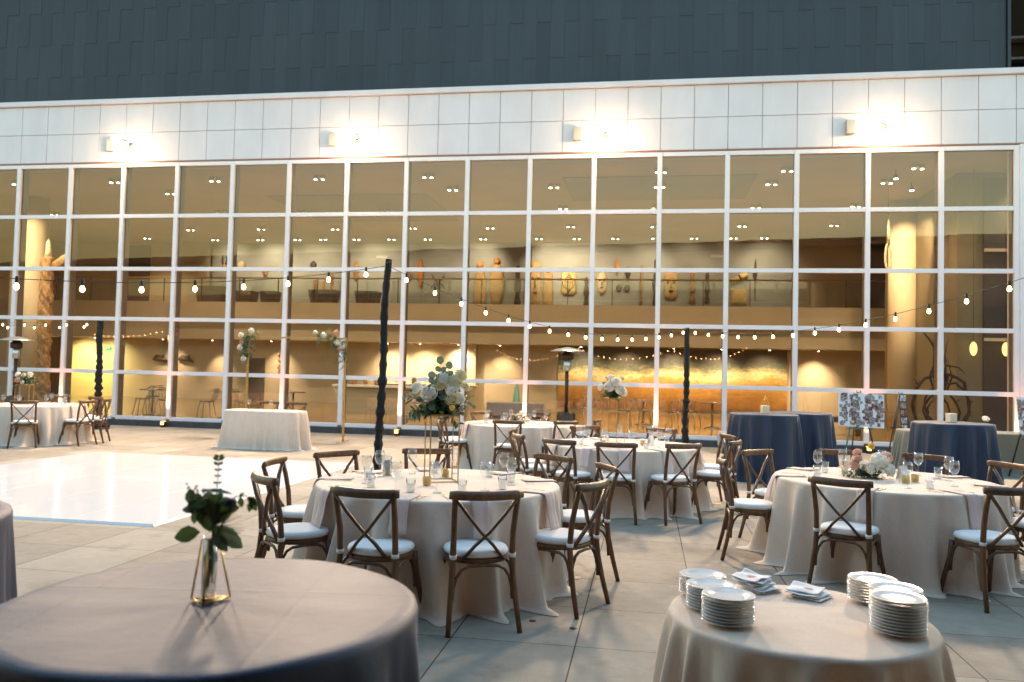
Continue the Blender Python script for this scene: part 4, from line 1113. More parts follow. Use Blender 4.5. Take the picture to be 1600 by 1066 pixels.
def bouquet(name, label, x, y, z, rx, ry, h, blooms, rng, nspray=26, lw=.05, group=None, low=.25):
    t = thing(name, label, 'flowers', (x,y,z), 0, group)
    f1, f2, f3, st = MB(), MB(), MB(), MB()
    for k in range(nspray):
        th = rng.uniform(0,2*pi); el = rng.uniform(-low, 1.2)
        dr = Vector((cos(th)*cos(el)*rx, sin(th)*cos(el)*ry, sin(el)*h*1.05))
        L = dr.length*rng.uniform(.75,1.12)
        spray([f1,f1,f2,f2,f3][k % 5], st, (rng.uniform(-.2,.2)*rx, rng.uniform(-.2,.2)*ry, h*.12), dr, L, rng, lw*rng.uniform(.8,1.25), 7, rng.uniform(.05,.45), [.55,.8,1.2,1.0,.4][k % 5])
    for k in range(int(nspray*5)):
        d = Vector((rng.gauss(0,1)*rx*.42, rng.gauss(0,1)*ry*.42, h*(.05+.25*abs(rng.gauss(0,1)))))
        leaf(f1 if rng.random() < .7 else f2, d, (rng.uniform(-1,1),rng.uniform(-1,1),rng.uniform(-.5,.7)), (0,0,1), lw*rng.uniform(.8,1.3), lw*.55, .2)
    f1.build('dark_foliage', M['leaf'], t); f2.build('eucalyptus', M['leaf_blue'], t); f3.build('pale_foliage', M['leaf_pale'], t); st.build('stems', M['stem'], t)
    for kind, px, py, pz, r in blooms:
        q = MB(); c = (px*rx, py*ry, pz*h)
        if kind[0] == 'h': puff(q, c, r, rng); nm = 'hydrangea'; m_ = M['white_petal']
        elif kind[0] == 'o': puff(q, c, r, rng, 60); nm = 'yellow_bloom'; m_ = M['yellow_petal']
        else:
            rose(q, c, r, rng, (px,py-.2,pz*.9)); nm = 'rose'; m_ = {'w': M['white_petal'], 'c': M['cream_petal'], 'p': M['blush_petal']}[kind[1]]
        q.build(nm, m_, t)
    return t
def frame_stand(name, label, x, y, z, a, b_, h, rz, bar=.0045, mat=None):
    t = thing(name, label, 'flower stand', (x,y,z), rz)
    mat = mat or M['gold_dull']
    for sx in (-1, 1):
        for sy in (-1, 1):
            q = MB(); q.box(sx*a-bar, sx*a+bar, sy*b_-bar, sy*b_+bar, 0, h); q.build('upright', mat, t, False, .001)
    for zz, nm in ((0,'base_ring'), (h-2*bar,'top_ring')):
        q = MB()
        for sy in (-1,1): q.box(-a+bar+.0003, a-bar-.0003, sy*b_-bar, sy*b_+bar, zz+.0003, zz+2*bar)
        for sx in (-1,1): q.box(sx*a-bar, sx*a+bar, -b_+bar+.0003, b_-bar-.0003, zz+.0003, zz+2*bar)
        q.build(nm, mat, t, False, .001)
    q = MB(); q.box(-a, a, -b_, b_, h+.0003, h+.006); q.build('tray', mat, t, False, .001)
    return t
rg = random.Random(21)
frame_stand('gold_frame_stand', 'tall rectangular gold frame stand on the middle round table', -.545, 6.60, TZ, .115, .105, .53, .30)
bouquet('flower_arrangement', 'tall loose white and green arrangement on the rectangular gold frame', -.575, 6.60, TZ+.537, .23, .22, .30,
  [('rw',-.30,-.75,.58,.070),('rw',-.80,-.35,.70,.055),('rc',-.95,-.2,.55,.03),('rw',.22,-.6,1.0,.058),('rc',.58,-.55,.88,.070),('rc',.78,-.2,1.08,.055),('rc',.48,-.85,.42,.052),('rw',.5,-.85,.66,.052),('rw',-.1,.4,.8,.06),('o',.52,-.95,.20,.026),('o',-.85,-.4,.90,.024),('rc',.05,-.6,.80,.05),('rw',.75,-.5,.45,.05),('rc',.95,-.3,.75,.04)], rg, 40, .068)
frame_stand('gold_frame_stand', 'slim gold frame stand on the second round table', 1.33, 10.62, TZ, .115, .105, .58, .35, .004)
bouquet('flower_arrangement', 'round white rose arrangement on the slim gold frame', 1.33, 10.62, TZ+.587, .20, .20, .27,
  [('rw',-.35,-.75,.55,.070),('rw',.35,-.85,.42,.068),('rw',.62,-.45,.28,.06),('rw',.05,-.8,.78,.06),('rw',-.2,-.1,1.0,.05),('o',.0,-.4,.95,.028),('rc',.55,0,.95,.04),('rw',-.85,-.1,.5,.05),('rw',.1,.6,.7,.05)], rg, 30, .05)
frame_stand('gold_frame_stand', 'gold frame stand with flowers on the far left table', -9.95, 16.75, TZ, .13, .12, .40, .2, .006)
bouquet('flower_arrangement', 'white and blush arrangement on the stand of the far left table', -9.95, 16.75, TZ+.407, .22, .2, .24,
  [('rw',-.5,-.4,.85,.06),('rp',-.35,-.7,.4,.06),('rw',.6,-.2,.9,.055),('rc',0,-.2,.8,.05),('rw',.2,-.8,.2,.04),('rw',.1,.6,.7,.05)], rg, 22, .05)
bouquet('flower_arrangement', 'low white and blush arrangement on the farthest round table', .14, 14.2, TZ, .22, .2, .20,
  [('rw',.1,-.7,.35,.06),('rp',-.45,-.4,.65,.05),('rw',.3,-.1,.95,.05),('rw',-.6,-.3,.35,.045),('rw',.7,-.4,.35,.045),('rc',0,.5,.7,.05)], rg, 20, .045)
bouquet('flower_arrangement', 'low arrangement with white hydrangea and roses on the right table', 3.29, 7.50, TZ, .20, .18, .17,
  [('h',.30,-.45,.90,.088),('rw',-.22,-.85,.62,.056),('rp',-.62,-.25,1.05,.040),('rp',.80,-.1,1.20,.058),('o',.05,-.1,1.70,.036),('h',.62,-.75,.50,.058),('rp',-.45,.3,1.35,.045),('rw',0,.5,.7,.05),('rp',-.85,-.3,.7,.05)], rg, 20, .045)
# extra upright eucalyptus stems on the tall arrangement
t = thing('eucalyptus_stem', 'upright eucalyptus stems with round leaves topping the tall arrangement', 'foliage', (-.545,6.52,TZ+.70))
q, qs = MB(), MB()
for dx, dz, n in ((-.02,.24,2),(.05,.20,2),(-.08,.12,2)):
    qs.tube([(0,0,0),(dx*.6,-.02,dz*.6),(dx,-.03,dz)], [.003,.0025,.0015], 6)
    for k in range(n):
        for sg in (-1,1): leaf(q, (dx*(.55+.25*k),-.03,dz*(.52+.25*k)), (sg*.9,-.15,.45), (0,-1,.35), .050, .046, .05)
    leaf(q, (dx,-.03,dz-.004), (dx*1.5,-.05,1), (0,-1,.1), .064, .060, .04)
q.build('round_leaves', M['leaf_blue'], t); qs.build('stem', M['stem'], t)

# ---- bud vase on the near cocktail table
def bud_vase():
    x, y, z = -.736, 2.030, 1.073
    t = thing('bud_vase', 'glass tube vase in a gold triangular wire frame on the near navy table', 'vase', (x,y,z))
    base = [Vector((-.036,-.002,.003)), Vector((.010,-.046,.003)), Vector((.050,.026,.003))]
    top = [Vector((-.016,.002,.148)), Vector((.005,-.014,.150)), Vector((.022,.010,.148))]
    q = MB()
    for a, b_ in zip(base, top): q.tube([a, b_], .0027, 8)
    for k in range(3): q.tube([base[k], base[(k+1) % 3]], .0030, 8); q.tube([top[k], top[(k+1) % 3]], .0018, 8)
    q.build('wire_frame', M['gold'], t)
    q = MB(); q.lathe([(.0,.004),(.017,.004),(.018,.010),(.018,.158),(.0168,.158),(.0168,.012),(0,.010)], 28, (.006,-.004,0)); q.build('tube', M['glass'], t)
    q = MB(); q.lathe([(0,.0115),(.0165,.0118),(.0165,.095),(0,.0955)], 24, (.006,-.004,0)); q.build('water', M['water'], t)
    q = MB()
    for k in range(18):
        a = 2*pi*k/18; q.ball((.006+.015*cos(a),-.004+.015*sin(a),.006), .0052, 8, 6)
    q.build('gold_foot', M['gold'], t)
    # the posy, a thing that stands in the vase
    b = thing('posy', 'dark eucalyptus and thistle posy standing in the bud vase', 'flowers', (x+.006,y-.004,z))
    rng = random.Random(5)
    gl, bl, st, be, thi, br, sm = MB(), MB(), MB(), MB(), MB(), MB(), MB()
    for k in range(6):
        a = rng.uniform(0,2*pi); st.tube([(.010*cos(a),.010*sin(a),.02+.008*k),(.006*cos(a+1),.006*sin(a+1),.1),(.012*cos(a+2),.012*sin(a+2),.19)], .0018, 6)
    def lf(q, bx, bz, dx, dz, L, w_, by=0, dy=0, curl=.15, up=(0,-1,.45)): leaf(q, (bx,by,bz), (dx,dy,dz), up, L, w_, curl)
    # leaves packed inside the tube
    for k in range(12): lf(gl, rng.uniform(-.008,.008), .06+.008*k, rng.uniform(-.4,.4), 1 if k % 2 else -1, .034, .016, rng.uniform(-.008,.008), 0)
    # big leaves, placed as seen from the terrace side
    lf(gl, -.022,.168, -1,-.18, .064,.042, -.01, -.15)
    lf(bl, .020,.165, .62,-.60, .052,.030, -.022,-.35)
    lf(bl, .022,.178, .95,-.52, .072,.042, -.016,-.25)
    lf(gl, .030,.165, .9,-.75, .060,.036, .006, .1)
    lf(gl, .015,.170, .3,-1, .042,.028, .012,.2)
    lf(gl, .004,.170, -.12,1, .056,.044, -.014,0)
    lf(gl, -.016,.180, -.25,1, .050,.030, 0,0)
    lf(gl, .000,.205, .35,.85, .055,.036, -.006,0)
    lf(gl, .010,.225, .95,.15, .045,.040, -.004,-.1)
    lf(gl, -.022,.225, -.55,.75, .044,.030, 0,.1)
    lf(bl, -.045,.262, .10,-1, .062,.026, -.006,-.1)
    lf(gl, -.050,.232, -.15,1, .040,.026, 0,0)
    lf(gl, -.040,.215, -.2,-1, .032,.020, .006,0)
    lf(bl, -.028,.268, 1,.02, .080,.020, -.004,0, .12, (0,-.35,1))
    lf(gl, .022,.190, .6,.9, .046,.022, .01,0)
    lf(gl, .035,.215, .95,.45, .036,.020, .0,0)
    # arching sprig to the right
    pts = [(.012,0,.19),(.035,0,.232),(.06,-.002,.256),(.085,-.004,.258),(.102,-.006,.244)]
    st.tube(pts, [.0016,.0014,.0012,.001,.0008], 6)
    for bx, bz, dx, dz, L in ((.058,.250,-.1,-1,.022),(.072,.256,.1,-1,.028),(.088,.256,.8,-.6,.034),(.095,.255,.5,-1,.038),(.100,.246,-.3,-1,.030),(.066,.254,.6,.5,.016)): lf(gl, bx, bz, dx, dz, L, L*.55, rng.uniform(-.006,.006))
    # tall thin sprig
    pts = [(.006,0,.17),(.010,.002,.235),(.011,.004,.295),(.013,.004,.352)]
    st.tube(pts, [.0016,.0012,.001,.0007], 6)
    for k, zz in enumerate((.232,.250,.268,.286,.303,.318,.331,.342,.350)):
        L_ = (.016,.015,.013,.011,.009,.010,.014,.017,.013)[k]
        for sg in (-1,1): lf(gl if k > 4 else bl, .0105+.0003*k, zz, sg*.9, .25+.35*(k > 5), L_, L_*.6, .003, sg*.3, .05, (0,-1,.5))
    for k in range(16):
        bx, bz = rng.uniform(-.045,.04), rng.uniform(.18,.245)
        lf(gl if k % 3 else bl, bx*.6, bz, bx*18+rng.uniform(-.4,.4), rng.uniform(-.5,1), rng.uniform(.030,.048), rng.uniform(.018,.028), rng.uniform(-.02,.02), rng.uniform(-.5,.5))
    # berries, top left
    for k in range(26):
        c = rng.choice(((-.032,-.008,.245),(-.008,-.01,.250),(-.022,-.012,.228)))
        p = (c[0]+rng.gauss(0,.009), c[1]+rng.gauss(0,.007), c[2]+rng.gauss(0,.011)); be.ball(p, .0052*rng.uniform(.8,1.15), 8, 6)
        br.tube([(0,0,.17),(c[0]*.7,c[1],.21),p], .0008, 4)
    # tiny dry buds, far left top
    for k in range(16):
        p = (-.052+rng.gauss(0,.010)+.018*(k % 3), rng.gauss(0,.006), .272+rng.gauss(0,.007)-.006*(k % 3)); sm.ball(p, .0022, 6, 4); sm.tube([(-.02,0,.21),p], .0005, 4)
    # thistles
    for c, r in (((.017,-.012,.205),.015),((.052,-.006,.240),.0125)):
        thi.ball(c, r*.75, 10, 8, (1,1,1.25))
        for k in range(70):
            d = Vector((rng.gauss(0,1),rng.gauss(0,1),rng.gauss(0,1))).normalized(); c_ = Vector(c)
            thi.tube([c_+d*r*.6, c_+d*r*(1.15+.5*(d.z < -.2))], [.0010,.0002], 4)
        br.tube([(.004,0,.16),(c[0]*.6,c[1],.19),c], .0013, 5)
    for k in range(14):
        a = rng.uniform(-.3,1.2); br.tube([(.025,-.006,.185),(.025+.055*cos(a),rng.uniform(-.02,.02),.175+.05*sin(a))], [.0007,.0003], 4)
    gl.build('dark_leaves', M['leaf'], b); bl.build('eucalyptus_leaves', M['leaf_blue'], b); st.build('stems', M['stem'], b)
    be.build('berries', M['berry'], b); thi.build('thistle_heads', M['thistle'], b); br.build('thin_stems', M['stem'], b); sm.build('dry_buds', M['dark_wood'], b)
bud_vase()

# ---- plates and napkins on the plate table
plate = MB(); plate.lathe([(0,.003),(.050,.003),(.052,0),(.056,0),(.058,.003),(.074,.0085),(.092,.0120),(.0945,.0132),(.0942,.0146),(.091,.0146),(.073,.0115),(.060,.0072),(.055,.0060),(0,.0058)], 44)
STK = [(.800,3.365,7,'rear left'),(.785,3.165,8,'middle left'),(.803,2.985,9,'front left'),(1.470,3.315,8,'rear right'),(1.455,3.085,10,'middle right'),(1.385,2.915,11,'front right')]
pl = None
for x, y, n, nm in STK:
    for k in range(n):
        lab = ('topmost white plate of the %s stack' if k == n-1 else 'white plate inside the %s stack, below its top plate') % nm
        if pl is None: pl = o = plate.build('salad_plate', M['porcelain'])
        else: o = pl.copy(); COL.objects.link(o)
        o.location = (x+rj.uniform(-.0015,.0015), y+rj.uniform(-.0015,.0015), TZ+.0112*k); tag(o, lab, 'plate', 'white plates of the %s stack' % nm)
def paper_napkin(seed, wv):
    rng = random.Random(seed); q = MB(); V = []; F_ = []; n = 9
    for i in range(n):
        for j in range(n):
            u, v = -1+2*i/(n-1), -1+2*j/(n-1)
            zz = wv*(.5*sin(2.2*u+seed)*cos(1.7*v+seed) + .6*max(0,u+v-1)**1.5 + .35*max(0,-u+v-.9))
            V.append((u*.066, v*.066, .004+abs(zz)*.022))
    for i in range(n-1):
        for j in range(n-1): F_.append((i*n+j,(i+1)*n+j,(i+1)*n+j+1,i*n+j+1))
    q.add(V, F_); return q
for si, (x, y, n, base, nm) in enumerate(((1.055,3.455,6,.35,'left'),(1.235,3.370,4,.75,'right'))):
    for k in range(n):
        lab = ('top white paper napkin with a red round print, %s pile' if k == n-1 else 'plain white paper napkin under the top one of the %s pile') % nm
        t = thing('paper_napkin', lab, 'napkin', (x+rj.uniform(-.012,.012)-.006*k, y+rj.uniform(-.01,.01)+.004*k, TZ+(.0085 if si == 0 else .007)*k), base+rj.uniform(-.3,.3)+.1*k, 'paper napkins of the %s pile' % nm)
        o = paper_napkin(si*9+k, .45+.1*k).build('sheet', M['paper'], t); mm = o.modifiers.new('fold_thickness','SOLIDIFY'); mm.thickness = .005; mm.offset = -1
        mm = o.modifiers.new('smooth','SUBSURF'); mm.levels = 1; mm.render_levels = 1
        if k == n-1:
            zt = max(v.co.z for v in o.data.vertices if abs(v.co.x) < .04 and abs(v.co.y) < .04)
            q = MB(); vv = [v.co.copy() for v in o.data.vertices]
            from mathutils.bvhtree import BVHTree
            bv = BVHTree.FromPolygons(vv, [tuple(p.vertices) for p in o.data.polygons])
            def zat(px, py):
                h = bv.ray_cast(Vector((px,py,1)), Vector((0,0,-1))); return (h[0].z if h[0] else .01) + .0012
            cx, cy = -.004, -.012
            for r0, r1 in ((.0185,.021),(.0,.016)):
                V = []; F_ = []; m_ = 28
                for rr in (r0, (r0+r1)/2, r1):
                    for a in range(m_): px, py = cx+rr*cos(2*pi*a/m_), cy+rr*sin(2*pi*a/m_)*.95; V.append((px,py,zat(px,py)))
                for i in range(2):
                    for a in range(m_): l = (a+1) % m_; F_.append((i*m_+a,(i+1)*m_+a,(i+1)*m_+l,i*m_+l))
                q.add(V, F_)
            q.build('printed_emblem', M['red_ink'], t)

# ---- candles on the cocktail tables
for (x, y, lb) in ((4.15,13.35,'square white candle on the front navy cocktail table'),(6.38,11.85,'square white candle on the navy table behind the right table')):
    t = thing('candle', lb, 'candle', (x,y,1.073), .2, 'square candles on navy tables')
    q = MB(); q.box(-.055,.055,-.055,.055,.0,.13); q.build('wax_block', M['wax'], t, False, .008)
    q = MB(); q.tube([(0,0,.129),(.002,0,.145)], .002, 5); q.build('wick', M['black'], t)
for (x, y, lb) in ((4.15,13.35,'thin gold wire frame over the candle on the front navy table'),):
    q = MB()
    ap = Vector((0,0,.30))
    for sx, sy in ((-1,-1),(1,-1),(1,1),(-1,1)): q.tube([(sx*.09,sy*.09,.003), ap], .003, 6)
    for a, b_ in (((-1,-1),(1,-1)),((1,-1),(1,1)),((1,1),(-1,1)),((-1,1),(-1,-1))): q.tube([(a[0]*.09,a[1]*.09,.003),(b_[0]*.09,b_[1]*.09,.003)], .003, 6)
    o = q.build('wire_lantern', M['gold_dull'], None, True, loc=(x,y,1.073), rz=.2); tag(o, lb, 'lantern')
t = thing('candle', 'white pillar candle standing in a glass on the middle table, before the pole', 'candle', (-1.03,6.93,TZ), 0)
q = MB(); q.lathe([(.033,0),(.036,.005),(.04,.16),(.038,.16),(.034,.008),(0,.007)], 20); q.build('glass_cylinder', M['glass'], t)
q = MB(); q.lathe([(0,.008),(.030,.008),(.030,.12),(0,.122)], 18); q.build('wax', M['wax'], t)

# ---- gold arch with flowers behind the head table
t = thing('gold_arch', 'slim square gold arch standing behind the head table', 'arch', W(9.27,-2.26), YAW)
for sx, nm in ((-1.18,'l'),(1.18,'r')):
    q = MB(); q.box(sx-.022,sx+.022,-.022,.022,.012,2.34); q.build('post', M['gold_dull'], t, False, .004)
    q = MB(); q.box(sx-.035,sx+.035,-.33,.33,0,.012); q.build('foot_plate', M['gold_dull'], t, False, .003)
q = MB(); q.box(-1.157,1.157,-.018,.018,2.300,2.338); q.build('crossbar', M['gold_dull'], t, False, .004)
def garland(label, pts, blooms, rng):
    t = thing('flower_garland', label, 'flowers', W(9.27,-2.30), YAW, 'garlands on the gold arch')
    f1, f2, st = MB(), MB(), MB(); P_ = [Vector(p) for p in pts]
    for k in range(70):
        u = rng.random()*(len(P_)-1.001); i = int(u); p = P_[i].lerp(P_[i+1], u-i) + Vector((rng.gauss(0,.05), rng.gauss(0,.04), rng.gauss(0,.05)))
        dr = Vector((rng.gauss(0,1), rng.gauss(-.3,.7), rng.gauss(0,1)))
        spray(f1 if k % 3 else f2, st, p, dr, rng.uniform(.09,.2), rng, .05, 5, .2, .8)
    f1.build('dark_foliage', M['leaf'], t); f2.build('eucalyptus', M['leaf_blue'], t); st.build('stems', M['stem'], t)
    for x, z, r, c in blooms:
        q = MB(); rose(q, (x,-.10,z), r, rng, (0,-1,.2)); q.build('rose', M['blush_petal'] if c == 'p' else M['white_petal'], t)
garland('white rose garland on the left corner of the gold arch', [(-1.22,0,1.82),(-1.24,0,2.05),(-1.18,0,2.3),(-.98,0,2.42)], [(-1.30,2.36,.065,'w'),(-1.05,2.46,.07,'w'),(-1.28,2.2,.05,'p'),(-1.31,2.08,.07,'w'),(-1.22,1.82,.065,'w')], random.Random(2))
garland('white and blush garland on the right corner of the gold arch', [(.55,0,2.4),(.8,0,2.38),(1.05,0,2.25),(1.15,0,2.0),(1.2,0,1.75)], [(.70,2.38,.07,'w'),(1.0,2.45,.06,'p'),(1.02,2.22,.065,'w'),(1.1,2.08,.07,'p'),(1.12,1.85,.06,'w'),(.5,2.45,.05,'w')], random.Random(6))

# ---- patio heaters
def heater(s, d, label):
    t = thing('patio_heater', label, 'heater', W(s,d), YAW, 'mushroom patio heaters by the glass wall')
    q = MB(); q.lathe([(0,2.26),(.05,2.255),(.25,2.215),(.40,2.165),(.405,2.155),(.25,2.20),(.05,2.235),(0,2.24)], 36); q.build('reflector_dome', M['steel'], t)
    q = MB(); q.lathe([(.125,1.96),(.14,1.97),(.14,2.10),(.10,2.12),(.08,2.22)], 22); q.build('burner_head', M['dark_bronze'], t)
    q = MB(); q.lathe([(.062,1.70),(.085,1.72),(.085,1.955),(.07,1.96)], 18); q.build('emitter_screen', M['steel'], t)
    q = MB(); q.tube([(0,0,.75),(0,0,1.71)], .042, 14); q.build('post', M['dark_bronze'], t)
    q = MB(); q.lathe([(.2,.04),(.22,.05),(.22,.70),(.18,.75),(.05,.77)], 24); q.build('tank_cover', M['dark_bronze'], t)
    q = MB(); q.lathe([(0,0),(.26,0),(.26,.03),(.2,.05),(0,.05)], 26); q.build('base', M['black'], t)
heater(15.36,-1.0,'patio heater with a grey dome right of the farthest table')
heater(1.40,-1.5,'patio heater with a grey dome at the left edge')

# ---- festoon poles
def pole(x, y, x2, y2, h, label, seed, r0=.04):
    rng = random.Random(seed)
    t = thing('festoon_pole', label, 'pole', (x,y,0), 0, 'black wrapped festoon poles')
    V = []; q = MB(); n = 14; rows = 110
    F_ = []
    for i in range(rows+1):
        u = i/rows; z = .02 + (h-.02)*u
        rr = r0*(1.25-.3*u)
        gather = 1 + (.16*sin(z*38+rng.uniform(-.5,.5)) + rng.uniform(-.12,.12))*(1 if u < .68 else .35)
        for k in range(n):
            th = 2*pi*k/n; r = rr*gather*(1+.10*sin(3*th+z*7)+.08*sin(5*th-z*13))
            V.append((x2*u + r*cos(th) + .008*sin(z*5), y2*u + r*sin(th), z))
    for i in range(rows):
        for k in range(n): l = (k+1) % n; F_.append((i*n+k,i*n+l,(i+1)*n+l,(i+1)*n+k))
    F_.append(tuple(rows*n+k for k in range(n)))
    q.add(V, F_); q.build('cloth_wrap', M['black_cloth'], t)
    q = MB(); q.lathe([(0,0),(.28,0),(.28,.02),(.27,.03),(.05,.05),(0,.05)], 26); q.build('base_plate', M['black'], t)
    q = MB()
    for a in (0.4, 2.5, 4.6): q.ball((.17*cos(a),.17*sin(a),.075), .11, 12, 8, (1.1,1,.45), .04, rng)
    q.build('sandbag', M['black_cloth'], t)
    q = MB(); q.tube([(x2*.985,y2*.985-.02,h*.985),(x2*.985+.03,y2-.06,h*.985+.01)], .012, 8); q.build('hook', M['black'], t)
pole(-1.385,8.60,.052,0,2.81,'tall black wrapped pole behind the middle table',1,.036)
pole(3.10,14.5,.012,0,2.51,'black wrapped pole left of the navy cocktail tables',2,.045)
pole(-10.28,20.45,-.05,0,2.70,'black wrapped pole at the left before the glass wall',3,.07)
# ---- festoon strings
def festoon(label, p0, p1, n, sag, skip0=0, flip=1):
    t = thing('festoon_string', label, 'string lights', p0, 0, 'bulb strings between the poles')
    p0 = Vector(p0); p1 = Vector(p1); dv = p1-p0
    def pt(u): return dv*u + Vector((0,0,-4*sag*u*(1-u)))
    q = MB(); q.tube([pt(k/48) for k in range(49)], .0032, 6); q.build('cable', M['rubber'], t)
    for k in range(n):
        p = pt((k+.6)/n)
        q = MB(); q.lathe([(.005,.02),(.011,.016),(.0125,-.03),(.011,-.034)], 10, p); so = q.build('socket', M['rubber'], t)
        q = MB(); q.lathe([(.010,-.034),(.013,-.042),(.0185,-.057),(.0175,-.069),(.010,-.080),(0,-.083)], 12, p); q.build('bulb', M['bulb'], so)
    return t
festoon('string of warm bulbs from the tall black pole off to the left', (-1.335,8.58,2.74), (-6.83,2.46,2.74), 18, .50)
festoon('string of warm bulbs sagging between the tall and far poles', (-1.325,8.6,2.74), (3.11,14.46,2.50), 16, .38)
festoon('string of warm bulbs from the far pole towards the right', (3.11,14.46,2.50), (4.90,5.70,2.90), 17, .38)
festoon('string of warm bulbs from the left pole towards the left edge', (-10.33,20.40,2.66), (-15.9,17.6,2.66), 14, .12)
festoon('lower string of bulbs from the left pole towards the left edge', (-10.33,20.36,2.60), (-15.4,14.4,2.60), 14, .18)

# ---- photo boards on easels
def easel(label, x, y, rz, mat, h=1.45, spread=.33):
    t = thing('easel', label, 'easel', (x,y,0), rz)
    q = MB(); q.tube([(-spread,-.12,0),(-.03,.03,h)], .016, 8); q.build('leg', mat, t)
    q = MB(); q.tube([(spread,-.12,0),(.03,.03,h)], .016, 8); q.build('leg', M['black'] if mat is M['teal_paint'] else mat, t)
    q = MB(); q.tube([(0,.50,0),(0,.05,h-.03)], .014, 8); q.build('leg', M['black'], t)
    q = MB(); q.box(-.26,.26,-.06,-.03,.70,.725); q.build('ledge', mat, t, False, .003)
def photo_board(label, x, y, z, w_, h_, rz, tilt, seed, full=True, mat_cols=4):
    rng = random.Random(seed)
    t = thing('photo_board', label, 'photo board', (x,y,z), rz); t.rotation_euler = (radians(tilt),radians(2) if full else 0,rz)
    q = MB(); q.box(-w_/2,w_/2,-.004,.004,0,h_); q.build('board', M['board'] if full else M['black'], t, False, .001)
    q = MB(); y0 = -.0065
    if full:
        for k in range(150):
            col = rng.choice((.10,.36,.40,.62,.66,.90)); cx = -w_/2 + w_*min(.95, max(.05, col+rng.gauss(0,.055))); cz = h_*rng.uniform(.06,.94)
            a, b_ = rng.uniform(.022,.046), rng.uniform(.022,.048)
            cx = max(-w_/2+a, min(w_/2-a, cx)); cz = max(b_, min(h_-b_, cz)); y_ = y0-.0006*k*.12
            q.box(cx-a, cx+a, y_-.0012, y_, cz-b_, cz+b_)
    else:
        for j in range(7):
            cz = h_*(j+.5)/7; q.box(-w_*.42, w_*.42, y0, y0+.0018, cz-h_/7*.40, cz+h_/7*.40)
    q.build('photo_print', M['photos'], t, False)
easel('easel with teal and black legs holding the photo collage', 6.83, 16.05, -.1, M['teal_paint'])
photo_board('white board covered in a collage of small photos', 6.84, 15.96, .74, .86, .66, -.1, -8, 4)
easel('black tripod easel holding the narrow photo strip', 7.90, 16.55, .1, M['black'], 1.42, .28)
photo_board('narrow dark vertical strip of photos on the black easel', 7.93, 16.43, .34, .15, 1.05, .1, -6, 9, False)
easel('black easel at the right edge of the terrace', 8.95, 14.02, .25, M['black'])
photo_board('photo collage board cut off by the right edge', 8.98, 13.92, .80, .80, .62, .25, -8, 12)
# ---- grey bench by the glass, small items on the sage table
t = thing('upholstered_bench', 'long light grey upholstered bench behind the navy cocktail tables', 'bench', (5.75,17.75,0), YAW)
q = MB(); q.box(-1.2,1.2,-.28,.28,.12,.46); q.build('seat', M['grey_fabric'], t, False, .05, seg=4)
for sx in (-1.05, 1.05):
    q = MB(); q.box(sx-.05,sx+.05,-.22,.22,0,.119); q.build('leg', M['black'], t, False)
t = thing('flower_vase', 'single white bloom in a small glass on the sage table', 'flowers', (8.62,14.85,.763))
q = MB(); q.lathe([(.03,0),(.035,.12),(.033,.12),(.028,.006),(0,.005)], 16); q.build('glass', M['glass'], t)
q = MB(); q.tube([(0,0,.01),(.005,0,.23)], .003, 6); q.build('stem', M['stem'], t)
q = MB(); rose(q, (.005,-.0,.25), .065, random.Random(3), (0,-.6,1)); q.build('bloom', M['white_petal'], t)
bouquet('potted_greenery', 'small green posy on the sage table left of the candle', 7.75, 14.9, .763, .14, .12, .18, [('rw',.3,-.4,.8,.03)], random.Random(9), 14, .04)
# ---- floor plugs
for k, (x, y, lb) in enumerate(((.18,5.50,'small dark metal plug set in the paving, left one'),(.44,5.36,'small dark metal plug set in the paving, right one'))):
    q = MB(); q.lathe([(0,.001),(.024,.001),(.024,.003),(.020,.004),(.008,.0035),(0,.0025)], 14); o = q.build('floor_plug', M['rubber'], None, True, loc=(x,y,0)); tag(o, lb, 'floor plug', 'metal plugs in the paving')

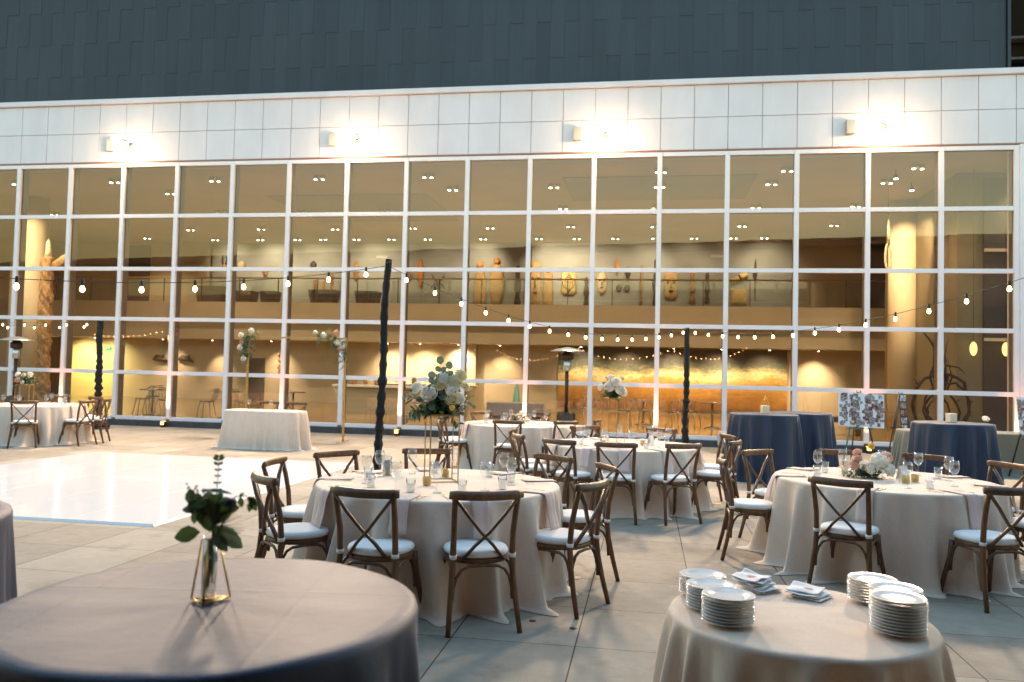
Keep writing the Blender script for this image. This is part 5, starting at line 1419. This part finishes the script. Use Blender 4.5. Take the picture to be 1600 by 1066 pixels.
# ================================================================== CAMERA, LIGHT, RENDER
pit, rol = .0381, .02346
Rv = Vector((cos(rol), -sin(pit)*sin(rol), cos(pit)*sin(rol)))
Uv = Vector((-sin(rol), -sin(pit)*cos(rol), cos(pit)*cos(rol)))
Fv = Vector((0, cos(pit), sin(pit)))
cam = D.cameras.new('camera'); co = D.objects.new('camera', cam); COL.objects.link(co)
mt = Matrix((Rv, Uv, -Fv)).transposed().to_4x4(); mt.translation = (0,0,H_EYE); co.matrix_world = mt
cam.sensor_width = 36; cam.sensor_fit = 'HORIZONTAL'; cam.lens = 1276.48/1600*36
cam.clip_start = .05; cam.clip_end = 400
cam.dof.use_dof = True; cam.dof.focus_distance = 6.0; cam.dof.aperture_fstop = 3.2
SC.camera = co

wd = D.worlds.new('World'); SC.world = wd; wd.use_nodes = True
nt = wd.node_tree; nt.nodes.clear()
wo = nt.nodes.new('ShaderNodeOutputWorld'); bg = nt.nodes.new('ShaderNodeBackground'); sk = nt.nodes.new('ShaderNodeTexSky')
sk.sky_type = 'NISHITA'; sk.sun_disc = False
SUN_EL, SUN_AZ = radians(8.0), radians(0)   # azimuth clockwise from +Y
sk.sun_elevation = SUN_EL; sk.sun_rotation = SUN_AZ; sk.air_density = 1.85; sk.dust_density = 3.2; sk.ozone_density = 3.0
bg.inputs[1].default_value = .15
nt.links.new(sk.outputs[0], bg.inputs[0]); nt.links.new(bg.outputs[0], wo.inputs[0])
sl = D.lights.new('sun', 'SUN'); sl.energy = .12; sl.angle = radians(25); sl.color = (1,.86,.72)
so = D.objects.new('sun', sl); COL.objects.link(so)
sd = Vector((sin(SUN_AZ)*cos(SUN_EL), cos(SUN_AZ)*cos(SUN_EL), sin(SUN_EL)+.25))
so.rotation_euler = (-sd).to_track_quat('-Z','Y').to_euler()

SC.render.engine = 'CYCLES'
cy = SC.cycles
cy.use_denoising = True
cy.max_bounces = 8; cy.diffuse_bounces = 4; cy.glossy_bounces = 3; cy.transmission_bounces = 4; cy.transparent_max_bounces = 16
cy.caustics_reflective = False; cy.caustics_refractive = False
cy.sample_clamp_indirect = 4; cy.sample_clamp_direct = 0
cy.use_light_tree = True
vs = SC.view_settings
vs.view_transform = 'Standard'; vs.look = 'None'; vs.exposure = 2.97; vs.gamma = 1; vs.use_curve_mapping = False
